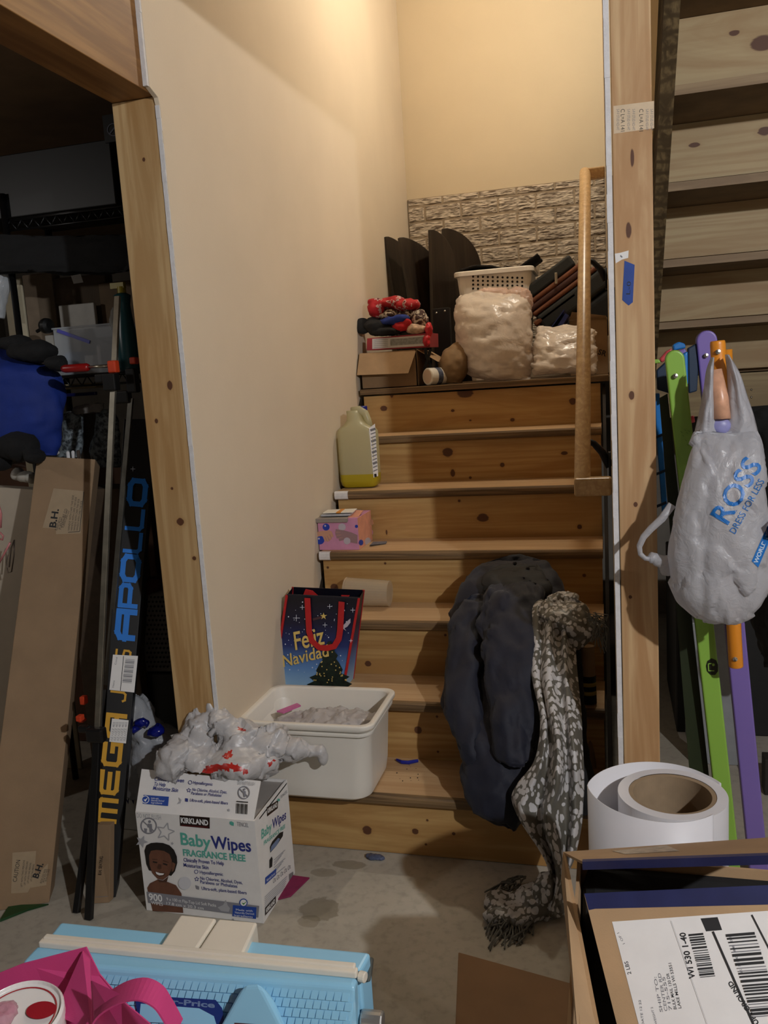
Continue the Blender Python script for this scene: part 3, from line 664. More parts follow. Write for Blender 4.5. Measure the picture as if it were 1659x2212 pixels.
b = loft([(1222, 1075, 1165, .48, .02), (1240, 1045, 1180, .43, .035), (1270, 1040, 1195, .385, .04), (1300, 1060, 1190, .37, .03)], 24, 40); b.disp(wr(8, .006)); fin('hood_lining', b, LIN, t, smooth=True)
b = loft([(1252, 1085, 1150, .38, .03), (1275, 1045, 1175, .33, .06), (1340, 1030, 1178, .24, .07), (1420, 1040, 1172, .14, .07), (1500, 1050, 1168, .06, .07), (1580, 1056, 1166, -.01, .065), (1625, 1060, 1164, -.04, .06), (1642, 1072, 1158, -.045, .05)], 50, 48)
b.disp(wr(12, .014, 9)); fin('sleeve', b, COAT, t, smooth=True)
b = loft([(1290, 1000, 1060, .37, .04), (1340, 975, 1050, .30, .06), (1420, 960, 1048, .20, .065), (1520, 957, 1052, .09, .065), (1600, 982, 1060, .015, .06), (1650, 1000, 1058, -.01, .05)], 40, 40)
b.disp(wr(15, .012, 9)); fin('sleeve', b, COAT, t, smooth=True)
for (x, y) in ((1112, 1217), (1140, 1228)):
    q = AY(x, y, .445); fin('snap_button', B().lathe([(0, -.003), (.006, -.002), (.0065, 0), (.005, .002), (.0, .003)], q, (0, -1, .2), 16), plain('snap_dark', (.22, .22, .24), .25, 0, metal=.8), t, smooth=True)
# ---- scarf
SC = N('leaf_scarf'); v = SC.new('ShaderNodeTexVoronoi'); v.feature = 'F1'; v.inputs['Scale'].default_value = 1
wv = SC.new('ShaderNodeVectorMath', operation='ADD'); nz = SC.new('ShaderNodeTexNoise'); nz.inputs['Scale'].default_value = 18; SC.lk(SC.mapped((1, 1, 1)), nz.inputs['Vector'])
ms = SC.new('ShaderNodeVectorMath', operation='SCALE'); ms.inputs['Scale'].default_value = 1.6; SC.lk(nz.outputs['Color'], ms.inputs[0])
SC.lk(SC.mapped((70, 70, 46)), wv.inputs[0]); SC.lk(ms.outputs[0], wv.inputs[1]); SC.lk(wv.outputs[0], v.inputs['Vector'])
big = SC.noise(SC.mapped((7, 7, 5)), 1, 3)
m_ = SC.rng(SC.math('ADD', v.outputs['Distance'], SC.math('MULTIPLY', big, .8)), .88, .94)
SC.col(SC.mix(m_, lin((.74, .73, .73)), lin((.36, .345, .31)))); SC.set(Roughness=.4, Sheen_Weight=.1)
SC.bump(SC.noise(SC.mapped((1, 1, 1)), 500, 2), .3, .001); SC = SC.m
FR = plain('fringe_grey', (.40, .39, .36), .8, .2, 80)
t = thing('scarf', (.87, .05, 0), 'grey scarf with silver leaf print hanging beside the coat to the floor', 'scarf')
def pleats(path, name, n=7, amp=.022, seed=1, nu=60, nv=90, th=.003):
    P = cat_rom(path, nv)
    def fn(u, w):
        y, xl, xr, Y, dp = P[min(nv, int(round(w * nv)))]
        q = AY(xl + (xr - xl) * u, y, Y)
        ph = n * u * math.pi * 2 + 1.3 * math.sin(w * 5 + seed) + noise.noise(Vector((u * 4, w * 5, seed))) * 1.6
        return q + Vector((0, -dp * math.sin(u * math.pi) - amp * math.sin(ph) * (.5 + .5 * math.sin(u * 3.1)), 0)) + Vector((.006 * noise.noise(Vector((u * 6, w * 9, seed + 4))), 0, .004 * noise.noise(Vector((u * 7, w * 7, seed)))))
    return fin(name, B().grid(nu, nv, fn), SC, t, smooth=True, solid=th)
pleats([(1292, 1170, 1232, .31, .04), (1310, 1152, 1250, .26, .05), (1380, 1152, 1240, .17, .05), (1460, 1150, 1248, .07, .05), (1560, 1168, 1256, -.05, .04), (1640, 1155, 1260, -.11, .04), (1690, 1122, 1261, -.125, .04), (1730, 1104, 1260, -.14, .04), (1780, 1124, 1256, -.16, .04), (1850, 1172, 1240, -.18, .04), (1890, 1182, 1224, -.185, .04), (1930, 1165, 1218, -.19, .04), (1962, 1150, 1214, -.185, .03)], 'long_end', 2.6, .026, 1, 70, 100)
b = loft([(1290, 1190, 1240, .30, .03), (1300, 1172, 1262, .25, .05), (1330, 1165, 1285, .21, .06), (1370, 1195, 1300, .19, .05), (1395, 1205, 1270, .19, .03), (1408, 1215, 1232, .19, .015)], 30, 48); b.disp(crumple(16, .018, 6)); fin('folded_end', b, SC, t, smooth=True)
b = B(); 
for (cx, cy, cz, sx, sy, sz) in ((.80, -.215, .022, .085, .045, .02), (.86, -.20, .03, .06, .05, .03), (.78, -.26, .016, .06, .03, .014), (.88, -.215, .06, .035, .03, .05)): b.ball((cx, cy, cz), 1, 3, (sx, sy, sz))
b = remeshed(b, .006, 3); b.disp(crumple(20, .014, 4)); fin('floor_fold', b, SC, t, smooth=True)
b = B(); rr = random.Random(2)
for i in range(110):
    x0 = rr.uniform(1078, 1150); a = AZ(x0, rr.uniform(1960, 1990), rr.uniform(.01, .03)); e = AZ(x0 * .9 + 98 + rr.gauss(-6, 16), 2000 + abs(rr.gauss(0, 20)), .003)
    m1 = a.lerp(e, .35) + Vector((rr.uniform(-.012, .012), rr.uniform(-.012, .012), rr.uniform(.0, .01))); m2 = a.lerp(e, .7) + Vector((rr.uniform(-.012, .012), rr.uniform(-.012, .012), .003)); b.tube([a, m1, m2, e], .0022, 5)
for i in range(44):
    a = AZ(rr.uniform(1095, 1140), rr.uniform(1890, 1950), .022); e = a + Vector((rr.uniform(-.06, .0), rr.uniform(-.07, .0), -.017)); b.tube([a, a.lerp(e, .5) + Vector((rr.uniform(-.012, .012), 0, .01)), e], .0021, 5)
o = fin('fringe', b, FR, t); o['kind'] = 'stuff'
b = B()
for i in range(34):
    a = AY(rr.uniform(1262, 1292), rr.uniform(1318, 1345), .18); e = AY(rr.uniform(1272, 1312), rr.uniform(1335, 1412), .15)
    b.tube([a, a.lerp(e, .4) + Vector((rr.uniform(-.0, .03), -.01, rr.uniform(-.0, .02))), e], .0013, 5)
o = fin('fringe', b, FR, t); o['kind'] = 'stuff'
# ---- tan tube with striped band standing behind the scarf
TAN = plain('tan_tube', (.55, .44, .32), .7, .08, 15)
a = AY(1276, 1600, .24); a.z = r + .001; tp_ = AY(1268, 1395, .27)
t = thing('cardboard_tube', a, 'tan tube with dark band and two yellow stripes in the right corner', 'tube')
fin('tube', B().tube([a, a.lerp(tp_, .5), tp_], .021, 24), TAN, t, smooth=True, bevel=.001)
def seg(y0_, y1_, nm, m, rad=.0225):
    f0, f1 = [(AY(1274, y, .25).z - a.z) / (tp_.z - a.z) for y in (y0_, y1_)]; fin(nm, B().tube([a.lerp(tp_, f0), a.lerp(tp_, f1)], rad, 24), m, t, smooth=True)
seg(1520, 1462, 'dark_band', BLACKF); YEL = plain('band_yellow', (.62, .53, .16), .6, .04)
seg(1483, 1475, 'yellow_stripe', YEL, .0231); seg(1501, 1493, 'yellow_stripe', YEL, .0231)
# black pouch hanging between the scarf and the tube
b = loft([(1390, 1236, 1256, .27, .02), (1450, 1230, 1262, .19, .025), (1550, 1236, 1266, .06, .03), (1680, 1240, 1285, -.04, .03), (1760, 1236, 1290, -.06, .02)], 30, 24); b.disp(crumple(14, .01, 3))
solo('black_cloth', b, BLACKF, 'black cloth hanging behind the scarf beside the tan tube', 'cloth', smooth=True)
# ================================================================ THINGS ON THE LANDING
E_ = .0
bagw = film('white_bag_film', (.95, .90, .85), .97, .2, 1.0, 18, .25)
t = thing('cardboard_box', (.14, 1.50, LZ), 'open cardboard box with drooping front flap on the landing by the left wall', 'box')
x0, x1, yA, yB, zB = .012, .262, 1.372, 1.66, LZ + .155
fin('body', B().box((x0, yA, LZ), (x1, yA + .004, zB)).box((x0, yB - .004, LZ), (x1, yB, zB)).box((x0, yA, LZ), (x0 + .004, yB, zB)).box((x1 - .004, yA, LZ), (x1, yB, zB)).box((x0, yA, LZ), (x1, yB, LZ + .004)), CARDD, t)
fin('flap', B().hexa([(x0, yA - .002, zB), (x1, yA - .002, zB - .006), (x1, yA + .002, zB - .006), (x0, yA + .002, zB), (x0 - .006, yA - .042, zB - .092), (x1 - .03, yA - .042, zB - .098), (x1 - .03, yA - .038, zB - .098), (x0 - .006, yA - .038, zB - .092)]), CARD, t)
fin('flap', B().hexa([(x1, yA + .01, zB), (x1, yB - .01, zB), (x1 + .003, yB - .01, zB), (x1 + .003, yA + .01, zB), (x1 + .085, yA + .02, zB - .055), (x1 + .085, yB - .02, zB - .05), (x1 + .088, yB - .02, zB - .052), (x1 + .088, yA + .02, zB - .057)]), CARD, t)
# flat white box with red ends carrying a heap of clothes
t = thing('flat_box', (.175, 1.5, zB + .004), 'flat white and red printed box lying on the open cardboard box', 'box')
A = [AY(x, y, 1.40) for x, y in ((792, 757), (929, 750), (928, 719), (793, 731))]
dd = Vector((0, .19, .004)); A[0].z = max(A[0].z, zB + .004); A[1].z = max(A[1].z, zB + .004)
fin('body', B().prism([A[0], A[1], A[2], A[3]], dd), plain('flat_box_red', (.62, .16, .20), .5, .06), t, bevel=.001)
p = Print(Plane((0, 1.40, 0), (0, -1, 0))); p.poly([(804, 754), (917, 747), (917, 724), (804, 732)], plain('flat_box_white', (.80, .78, .76), .5, .03)); p.poly([(843, 747), (917, 742), (917, 727), (843, 733)], plain('flat_box_grey', (.58, .58, .56), .5, .2, 90))
for i in range(5): p.line((808, 735 + i * 4), (838, 733 + i * 4), .8, INKG)
p.done('side_print', t)
rr = random.Random(9)
def garment(name, px, mats, label, seed, amp=.014, sc=18, cat='clothing'):
    b = blob(px, .006, 3); b.disp(crumple(sc, amp, seed)); return solo(name, b, mats, label, cat, 'clothes heaped on the landing', smooth=True)
n = N('red_plaid'); f = n.noise(n.mapped((30, 30, 30)), 1, 2); n.col(n.ramp(f, [(.48, lin((.66, .06, .10))), (.56, lin((.66, .06, .10))), (.60, lin((.80, .72, .70))), (.66, lin((.40, .04, .08)))])); n.set(Roughness=.8); RPL = n.m
n = N('floral_cloth'); f = n.noise(n.mapped((34, 34, 34)), 1, 3, .6, 1.5); n.col(n.ramp(f, [(.46, lin((.80, .75, .68))), (.52, lin((.25, .14, .11)))])); n.set(Roughness=.8); FLO = n.m
garment('red_bandana', [(815, 666, 16, 18, 1.46, .05), (845, 655, 30, 10, 1.47, .05), (880, 660, 26, 9, 1.46, .05), (806, 655, 8, 8, 1.46, .03)], RPL, 'red patterned cloth on top of the clothes heap', 1)
garment('patterned_shirt', [(870, 690, 28, 16, 1.47, .05), (905, 692, 16, 20, 1.46, .05), (840, 680, 24, 8, 1.45, .03)], FLO, 'white and brown patterned shirt in the middle of the clothes heap', 2)
garment('blue_shirt', [(848, 694, 30, 8, 1.42, .035), (868, 688, 16, 8, 1.41, .03)], plain('cloth_blue', (.10, .20, .52), .85, .15, 40), 'blue folded cloth in the clothes heap', 3, .008)
garment('red_shirt', [(866, 706, 20, 9, 1.41, .03), (882, 697, 8, 8, 1.41, .03)], plain('cloth_red', (.72, .07, .10), .8, .12, 40), 'plain red cloth tucked below the blue cloth', 4, .008)
garment('black_shirt', [(815, 706, 30, 12, 1.43, .05), (840, 716, 40, 6, 1.42, .05), (806, 696, 14, 8, 1.44, .03)], BLACKF, 'black cloth at the bottom of the clothes heap', 5, .01)
garment('striped_cloth', [(900, 712, 22, 8, 1.42, .04), (890, 704, 14, 4, 1.42, .03)], plain('cloth_cream', (.78, .66, .56), .8, .25, 50), 'cream and rust cloth at the right of the clothes heap', 6, .006)
b = B().lathe([(0, .012), (.028, .012), (.036, .004), (.037, -.004), (.030, -.008), (0, -.008)], AY(783, 704, 1.42), (.25, -.9, .35), 28)
solo('black_pouch', b, BLACKF, 'round black pouch sticking out left of the clothes heap', 'pouch', smooth=True)
# red plastic bag scrap at the right end of the flat box
b = blob([(926, 712, 6, 14, 1.41, .02), (921, 735, 7, 12, 1.40, .02)], .004, 2); b.disp(crumple(30, .008, 3)); solo('red_wrapper', b, plain('wrapper_red', (.80, .14, .20), .3, .2, 60), 'crumpled red wrapper at the right end of the flat box', 'wrapper', smooth=True)
# white container lying at the edge, with black strap
t = thing('white_container', AY(932, 830, 1.40), 'small white round container lying at the landing edge', 'container')
a = AY(923, 813, 1.362); e = a + Vector((.075, .085, 0)); a.z = e.z = LZ + .0375
fin('body', B().lathe([(0, 0), (.033, 0), (.0365, .003), (.0365, .10), (.03, .11), (0, .11)], a, e - a, 36), WHITEP, t, smooth=False, bevel=.001)
fin('label', B().lathe([(.0369, .035), (.0369, .06)], a, e - a, 36), plain('container_label', (.30, .33, .42), .5, .3, 70), t, smooth=True)
fin('base_disc', B().lathe([(0, -.0004), (.029, -.0004), (.0295, .0005)], a, e - a, 36), plain('container_pink', (.84, .74, .66), .5, 0), t)
pts = [AY(x, y, 1.38) for x, y in ((918, 752), (921, 768), (926, 782), (932, 797))]
b = B(); pts2 = [AY(x, y, 1.375) for x, y in ((930, 754), (926, 770), (921, 785), (916, 798))]
for P in (pts, pts2):
    for u, v in zip(P, P[1:]): b.bar(u, v, .012, .003)
solo('black_strap', b, BLACKF, 'black webbing strap hanging down onto the white container', 'strap')
# paper sack
b = loft([(737, 985, 1012, 1.50, .01), (746, 968, 1018, 1.48, .04), (765, 952, 1019, 1.46, .06), (790, 946, 1016, 1.45, .07), (812, 950, 1008, 1.45, .07), (829, 958, 1000, 1.45, .05)], 30, 36); b.disp(crumple(12, .012, 4))
solo('paper_sack', b, plain('kraft_paper', (.55, .44, .31), .8, .1, 20), 'brown kraft paper sack slumped left of the big white bag', 'paper bag', smooth=True)
# stuffed white bags
b = loft([(624, 1050, 1110, 1.66, .02), (632, 1004, 1140, 1.63, .07), (646, 984, 1147, 1.6, .12), (680, 980, 1150, 1.57, .16), (735, 985, 1153, 1.55, .18), (785, 1000, 1151, 1.54, .17), (810, 1016, 1148, 1.53, .14), (822, 1040, 1150, 1.52, .10)], 70, 80, .95)
b.disp(crumple(4.5, .012, 2, (1, 1, 1.6))); b.disp(creased(13, .016, 5, (1, 1, 2.2)))
solo('plastic_bag', b, bagw, 'big stuffed white plastic bag at the front of the landing', 'plastic bag', 'stuffed white bags on the landing', smooth=True)
b = blob([(1110, 637, 34, 12, 1.62, .06), (1135, 650, 14, 22, 1.60, .05), (1060, 632, 40, 8, 1.62, .05)], .006, 2); b.disp(creased(24, .02, 7)); 
solo('bag_film', b, film('clear_pink_film', (.90, .78, .72), .6, .15, .8, 40, .3), 'loose clear film bunched on top of the big white bag', 'film', smooth=True)
b = loft([(702, 1160, 1190, 1.60, .02), (712, 1154, 1282, 1.58, .08), (730, 1152, 1288, 1.55, .12), (765, 1150, 1290, 1.53, .14), (795, 1150, 1294, 1.51, .14), (808, 1156, 1290, 1.50, .10)], 50, 70, .8)
b.disp(crumple(7, .014, 8, (1, 1, 1.6))); b.disp(creased(17, .018, 3, (1, 1, 2)))
solo('plastic_bag', b, bagw, 'smaller white plastic bag right of the big one, behind the handrail', 'plastic bag', 'stuffed white bags on the landing', smooth=True)
# dark half-round table leaves
TL = wood('dark_table_wood', (.21, .17, .13), (.12, .09, .07), 'Z', (), 'XZ', seed=30, rough=.35, streak=.3)
def leaf(pb, pt_, Y, h, hgt, label, th=.018):
    a, c = AY(*pb, Y), AY(*pt_, Y); a.z = LZ + .002; h = Vector(h); e = c - a; L = e.length; e.normalize()
    k = hgt / L; pts = [a + h, a]
    pts += [c - e * (.004)]
    for q in range(1, 15):
        t_ = q / 14 * math.pi / 2; pts.append(c + h * math.sin(t_) - e * hgt * (1 - math.cos(t_)))
    nn = h.cross(e).normalized() * th
    return solo('table_leaf', B().prism(pts, nn), TL, label, 'table leaf', 'dark table leaves standing on the landing', bevel=.003)
leaf((842, 800), (823, 521), 2.05, (.05, .22, 0), .10, 'dark table leaf leaning against the left wall, leftmost of five')
leaf((873, 800), (827, 511), 1.98, (.085, .20, 0), .16, 'dark half-round table leaf, second from the left wall')
leaf((908, 800), (858, 513), 1.94, (.155, .17, 0), .22, 'dark half-round table leaf, middle one of five')
leaf((932, 800), (924, 495), 1.92, (.075, .2, 0), .14, 'dark upright table leaf, fourth from the left wall')
leaf((965, 800), (953, 493), 2.23, (.172, .14, 0), .215, 'dark half-round table leaf right beside the white basket')
b = B()
for q in ((943, 676), (960, 672)): b.ball(AY(*q, 1.8), .007, 2)
fb = B().box((AY(938, 760, 1.80).x, 1.80, LZ), (AY(975, 760, 1.80).x, 1.84, AY(955, 665, 1.80).z))
t = solo('folding_leg', fb, BLACKP, 'black folded table leg with two steel bolts before the leaves', 'table leg', bevel=.003)
fin('bolt', B().ball(AY(943, 676, 1.797), .006, 2), SCREW, t, smooth=True); fin('bolt', B().ball(AY(961, 672, 1.797), .006, 2), SCREW, t, smooth=True)
# white laundry basket
t = thing('laundry_basket', (.55, 1.95, LZ), 'white plastic basket with rows of round holes behind the big white bag', 'basket')
tl, tr = AY(977, 582, 1.86), AY(1152, 578, 1.86); zt_ = .5 * (tl.z + tr.z); xl, xr = tl.x, tr.x
cx = (xl + xr) / 2; hw = (xr - xl) / 2; cy = 2.03
def bk(sx, sy, z): return rrect(Vector((cx, cy, 0)), sx, sy, .04, z, 5)
BAS = plain('basket_white', (.92, .89, .85), .45, .02)
fin('body', B().rings([bk(hw - .055, .11, LZ + .004), bk(hw - .012, .155, zt_ - .02), bk(hw - .018, .149, zt_ - .02), bk(hw - .06, .105, LZ + .012)]), BAS, t, bevel=.001)
fin('rim', B().rings([bk(hw - .012, .155, zt_ - .022), bk(hw, .167, zt_ - .022), bk(hw, .167, zt_ - .004), bk(hw - .004, .163, zt_), bk(hw - .016, .15, zt_), bk(hw - .016, .15, zt_ - .02)], caps=False), BAS, t)
hole = plain('basket_hole', (.10, .08, .06), .9, 0)
# the front wall leans: holes follow it
y_b, y_t = cy - .11, cy - .155; pn = Plane((0, y_t, zt_ - .02), Vector((1, 0, 0)).cross(Vector((0, y_t - y_b, zt_ - LZ - .024))))
hb = B()
for j in range(4):
    for i in range(11):
        c_ = pn.at(1022 + i * 10.6, 597.5 + j * 8.6 + i * .28, .0012); uu = Vector((1, 0, 0)); vv = pn.n.cross(uu)
        hb.face([hb.bm.verts.new(c_ + (uu * math.cos(a_) + vv * math.sin(a_)) * .0052) for a_ in [k * math.pi / 6 for k in range(12)]])
o = fin('holes', hb, hole, t)
o['kind'] = 'stuff'
b = B().grid(24, 14, lambda u, v: Vector((xl + .03 + (xr - xl - .01) * u, cy - .14 + .28 * v, zt_ + .012 + .012 * math.sin(u * 7) + .014 * noise.noise(Vector((u * 5, v * 4, 1)))+ (.03 * max(0, u - .8) / .2))))
solo('black_cloth', b, plain('black_cloth_print', (.09, .06, .05), .9, .5, 80), 'black patterned cloth lying over the white basket', 'cloth', smooth=True, solid=.008)
# brown and black soft case
t = thing('soft_case', AY(1205, 700, 1.85), 'black soft case with brown piping tilted beside the white basket', 'bag')
e1 = (AY(1222, 573, 1.9) - AY(1145, 632, 1.9)).normalized(); e3 = Vector((0, 1, 0)); e2 = e1.cross(e3) * -1
if e2.z < 0: e2 = -e2
o0 = AY(1183, 600, 1.9)
BRN = plain('case_brown', (.43, .24, .14), .5, .1, 30); CBL = plain('case_black', (.10, .11, .105), .6, .1, 40, .2, 300)
def slab(nm, d0, d1, L0, L1, m, dp=.17, bev=.012, prnt=None): return fin(nm, B().obox(o0 + e1 * ((L0 + L1) / 2) - e2 * ((d0 + d1) / 2) + e3 * (dp + .0), e1 * ((L1 - L0) / 2), e2 * ((d1 - d0) / 2), e3 * dp), m, prnt or t, bevel=bev, smooth=False, segs=4)
slab('front_shell', -.028, .03, -.13, .135, CBL); slab('piping', .03, .055, -.15, .175, BRN, .172); slab('gusset', .055, .085, -.155, .18, plain('case_maroon', (.24, .10, .06), .6, .1), .166)
slab('piping', .085, .108, -.15, .20, BRN, .172); slab('back_shell', .108, .20, -.15, .225, CBL, .175, .02); slab('pocket', .125, .15, -.17, .06, BRN, .178, .008)
zp = AY(1201, 589, 1.893); fin('zip_pull', B().box((zp.x - .006, zp.y - .006, zp.z - .05), (zp.x + .006, zp.y - .002, zp.z)), STEEL, t, bevel=.002)
slab2 = B().obox(o0 + e1 * .03 - e2 * .29 + e3 * .12, e1 * .19, e2 * .085, e3 * .12)
solo('black_bag', slab2, BLACKF, 'black bag lying under the brown and black case', 'bag', bevel=.03, segs=4)
# cardboard box, binder and things right of the handrail
a = AY(1222, 690, 1.78); e = AY(1312, 690, 1.78); zc = AY(1250, 680, 1.78).z
t = thing('cardboard_box', ((a.x + 1.05) / 2, 1.9, LZ), 'worn cardboard box behind the handrail at the right end of the landing', 'box')
fin('body', B().box((a.x + .015, 1.78, LZ), (1.05, 2.06, zc - .02)), CARD, t, bevel=.002)
fin('flap', B().hexa([(a.x + .015, 1.776, zc - .02), (1.05, 1.776, zc - .03), (1.05, 1.78, zc - .03), (a.x + .015, 1.78, zc - .02), (a.x + .03, 1.73, zc + .012), (1.045, 1.74, zc - .015), (1.045, 1.744, zc - .015), (a.x + .03, 1.734, zc + .012)]), CARD, t)
p = Print(Plane((0, 1.78, 0), (0, -1, 0))); p.text((1291, 765), (1308, 770), 12, 'SR', INK, bold=.02); p.done('printed_mark', t)
u, v = AY(1192, 712, 1.76), AY(1221, 672, 1.76)
solo('blue_binder', B().bar(u, v, .004, .2, (1, 0, 0)).bar(u + Vector((.02, .0, -.02)), v + Vector((.012, 0, -.02)), .018, .19, (1, 0, 0)), plain('binder_blue', (.10, .14, .36), .5, .1), 'blue binder leaning behind the smaller white bag', 'binder')
b = loft([(598, 1276, 1284, 2.1, .02), (620, 1276, 1298, 2.08, .04), (650, 1276, 1312, 2.05, .05), (675, 1290, 1316, 2.0, .04)], 20, 24); b.disp(crumple(16, .014, 5))
solo('grey_pouch', b, plain('pouch_grey', (.60, .57, .52), .7, .1, 30), 'crumpled light grey pouch between handrail and white wall edge', 'pouch', smooth=True)
b = blob([(1302, 606, 8, 14, 2.08, .03), (1306, 622, 6, 14, 2.08, .03)], .005, 2); b.disp(crumple(20, .008, 2)); solo('red_wrapper', b, plain('wrapper_coral', (.84, .30, .27), .5, .1), 'coral red wrapper above the grey pouch by the wall edge', 'wrapper', smooth=True)
b = B().obox(AY(1300, 690, 2.1), (.07, 0, -.05), (0, .1, 0), (.012, 0, .018)); solo('black_case', b, BLACKP, 'flat black case slanting above the worn cardboard box', 'case', bevel=.004)
# ================================================================ LEFT: DARK STORE ROOM AND THINGS LEANING IN ITS OPENING
# ---- tall flat carton with address stickers
BBX = plain('carton_brown', (.56, .46, .35), .85, .05, 12, .15, 400)
BL, BR, TR, TL_ = AZ(-47, 1975, .001), AZ(106, 1950, .001), AY(206, 992, .02), AY(80, 985, .02)
back = (BR - BL).cross(TL_ - BL).normalized(); back = back if back.y > 0 else -back
t = thing('tall_carton', (BL + BR) / 2, 'tall narrow brown carton with two address stickers leaning at the left opening', 'carton')
TR = Plane(BL, (BR - BL).cross(TL_ - BL)).at(206, 992); D = back * .085; bl2, br2 = BL + D, BR + D; bl2.z = br2.z = .001
fin('body', B().hexa([BL, BR, br2, bl2, TL_, TR, TR + D, TL_ + D]), BBX, t, bevel=.002)
STK = plain('sticker_tan', (.62, .54, .43), .6, .04)
pl = Plane(BL, (BR - BL).cross(TL_ - BL)); p = Print(pl)
p.poly([(116, 1055), (182, 1061), (174, 1152), (121, 1154), (121, 1142), (92, 1140)], STK)
p.text((120, 1140), (127, 1100), 14, 'B.H.', INK, bold=.03, rise=(106, 1136))
for i, (x, y, L) in enumerate(((136, 1144, 44), (142, 1140, 36), (128, 1146, 28))): p.text((x - 4, y), (x + L * .22, y - L), 6, 'FURNITURE CO', INK, rise=(x - 10, y - 1))
for i in range(4): p.text((150 + i * 6, 1146), (160 + i * 6, 1070 + i * 4), 4.5, 'HANDLE WITH CARE THIS SIDE', INK, rise=(146 + i * 6, 1145))
p.line((147, 1150), (172, 1148), 1.2, INK); p.line((172, 1148), (181, 1062), 1.2, INK)
p.poly([(27, 1842), (78, 1838), (74, 1900), (60, 1928), (24, 1930)], STK); p.poly([(70, 1900), (104, 1865), (100, 1912), (66, 1918)], STK)
p.text((82, 1898), (94, 1866), 12, 'B.H.', INK, bold=.03, rise=(70, 1893))
p.text((36, 1905), (44, 1858), 10, 'CAUTION', INK, rise=(27, 1903))
for i in range(4): p.text((48 + i * 7, 1916 - i * 4), (54 + i * 7, 1858 + i * 3), 4.5, 'LIFT WITH TWO PERSONS', INK, rise=(44 + i * 7, 1915 - i * 4))
for i in range(3): p.text((90 + i * 5, 1908 - i * 2), (100 + i * 4, 1878), 4.5, 'BOX CO WIS', INK, rise=(86 + i * 5, 1907))
p.done('stickers', t)
# green plastic scrap under it
b = B().hexa([AZ(0, 1992, .001), AZ(60, 1968, .001), AZ(105, 1955, .001), AZ(20, 1960, .001), AZ(0, 1986, .008), AZ(60, 1964, .007), AZ(105, 1952, .006), AZ(20, 1955, .008)])
solo('green_strip', b, plain('strip_green', (.10, .26, .12), .3, .1), 'thin green plastic strip under the tall carton', 'strip')
# ---- pale flat carton behind it
WB = plain('carton_pale', (.70, .65, .58), .8, .04, 10)
q = [AY(-120, 1900, .02), AY(40, 1640, .05), AY(78, 1058, .14), AY(-20, 1052, .14)]
dn = (q[2] - q[1]).normalized()
a = [AZ(-150, 1900, .001), AZ(-20, 1880, .001)]
b0, b1 = q[1] + (q[1] - q[2]) * .42, q[0]
b0.z = .001
solo('flat_carton', B().hexa([b0 + Vector((-.22, 0, 0)), b0, b0 + Vector((0, .06, 0)), b0 + Vector((-.22, .06, 0)), q[3], q[2], q[2] + Vector((0, .05, 0)), q[3] + Vector((0, .05, 0))]), WB, 'pale flat carton standing behind the tall brown carton', 'carton', bevel=.002)
# wire hook and pink hanger
HK = plain('hook_wire', (.45, .40, .36), .4, 0, metal=.6)
pts = [AY(x, y, .03) for x, y in ((20, 1225), (24, 1185), (31, 1166), (30, 1200), (25, 1235), (17, 1238), (14, 1215), (19, 1180))]
solo('wire_hook', B().tube(pts, .0022, 6), HK, 'thin wire loop hanging in front of the pale carton', 'hook', smooth=True)
pts = [AY(x, y, .02) for x, y in ((-4, 1220), (10, 1195), (22, 1172))]
b = B().tube(pts, .0032, 8).tube([AY(-3, 1092, .02), AY(2, 1110, .02), AY(1, 1140, .02)], .004, 8).tube([AY(0, 1150, .02), AY(7, 1158, .02), AY(5, 1166, .02), AY(-2, 1164, .02)], .003, 8)
solo('pink_hanger', b, plain('hanger_pink', (.80, .50, .50), .4, .03), 'pink plastic hanger at the left edge beside the wire loop', 'hanger', smooth=True)
# ---- brown carton mass behind pale one
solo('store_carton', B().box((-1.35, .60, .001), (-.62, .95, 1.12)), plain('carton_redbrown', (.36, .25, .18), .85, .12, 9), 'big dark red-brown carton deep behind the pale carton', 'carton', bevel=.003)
# ---- black game carton with lettering
a0, a1 = AZ(200, 1948, .001), AZ(252, 1940, .001); c0, c1 = AY(262, 930, .10), AY(330, 935, .10)
pl = Plane(a0, (a1 - a0).cross(c0 - a0)); dn = -pl.n * .075
t = thing('long_black_carton', (a0 + a1) / 2, 'long black carton with orange and blue lettering leaning behind the left post', 'carton')
q = [pl.at(203, 1945), pl.at(250, 1938), pl.at(337, 905), pl.at(268, 905)]
b0, b1 = q[0] + dn, q[1] + dn; b0.z = max(b0.z, .001); b1.z = max(b1.z, .001)
for z in q[:2]: z.z = max(z.z, .001)
CBK = plain('carton_black', (.035, .035, .04), .45, .1)
fin('body', B().hexa([q[0], q[1], b1, b0, q[3], q[2], q[2] + dn, q[3] + dn]), CBK, t, bevel=.001)
ORG = plain('print_orange', (.83, .62, .17), .5, .03); BLU = plain('print_sky_blue', (.10, .47, .84), .5, .03)
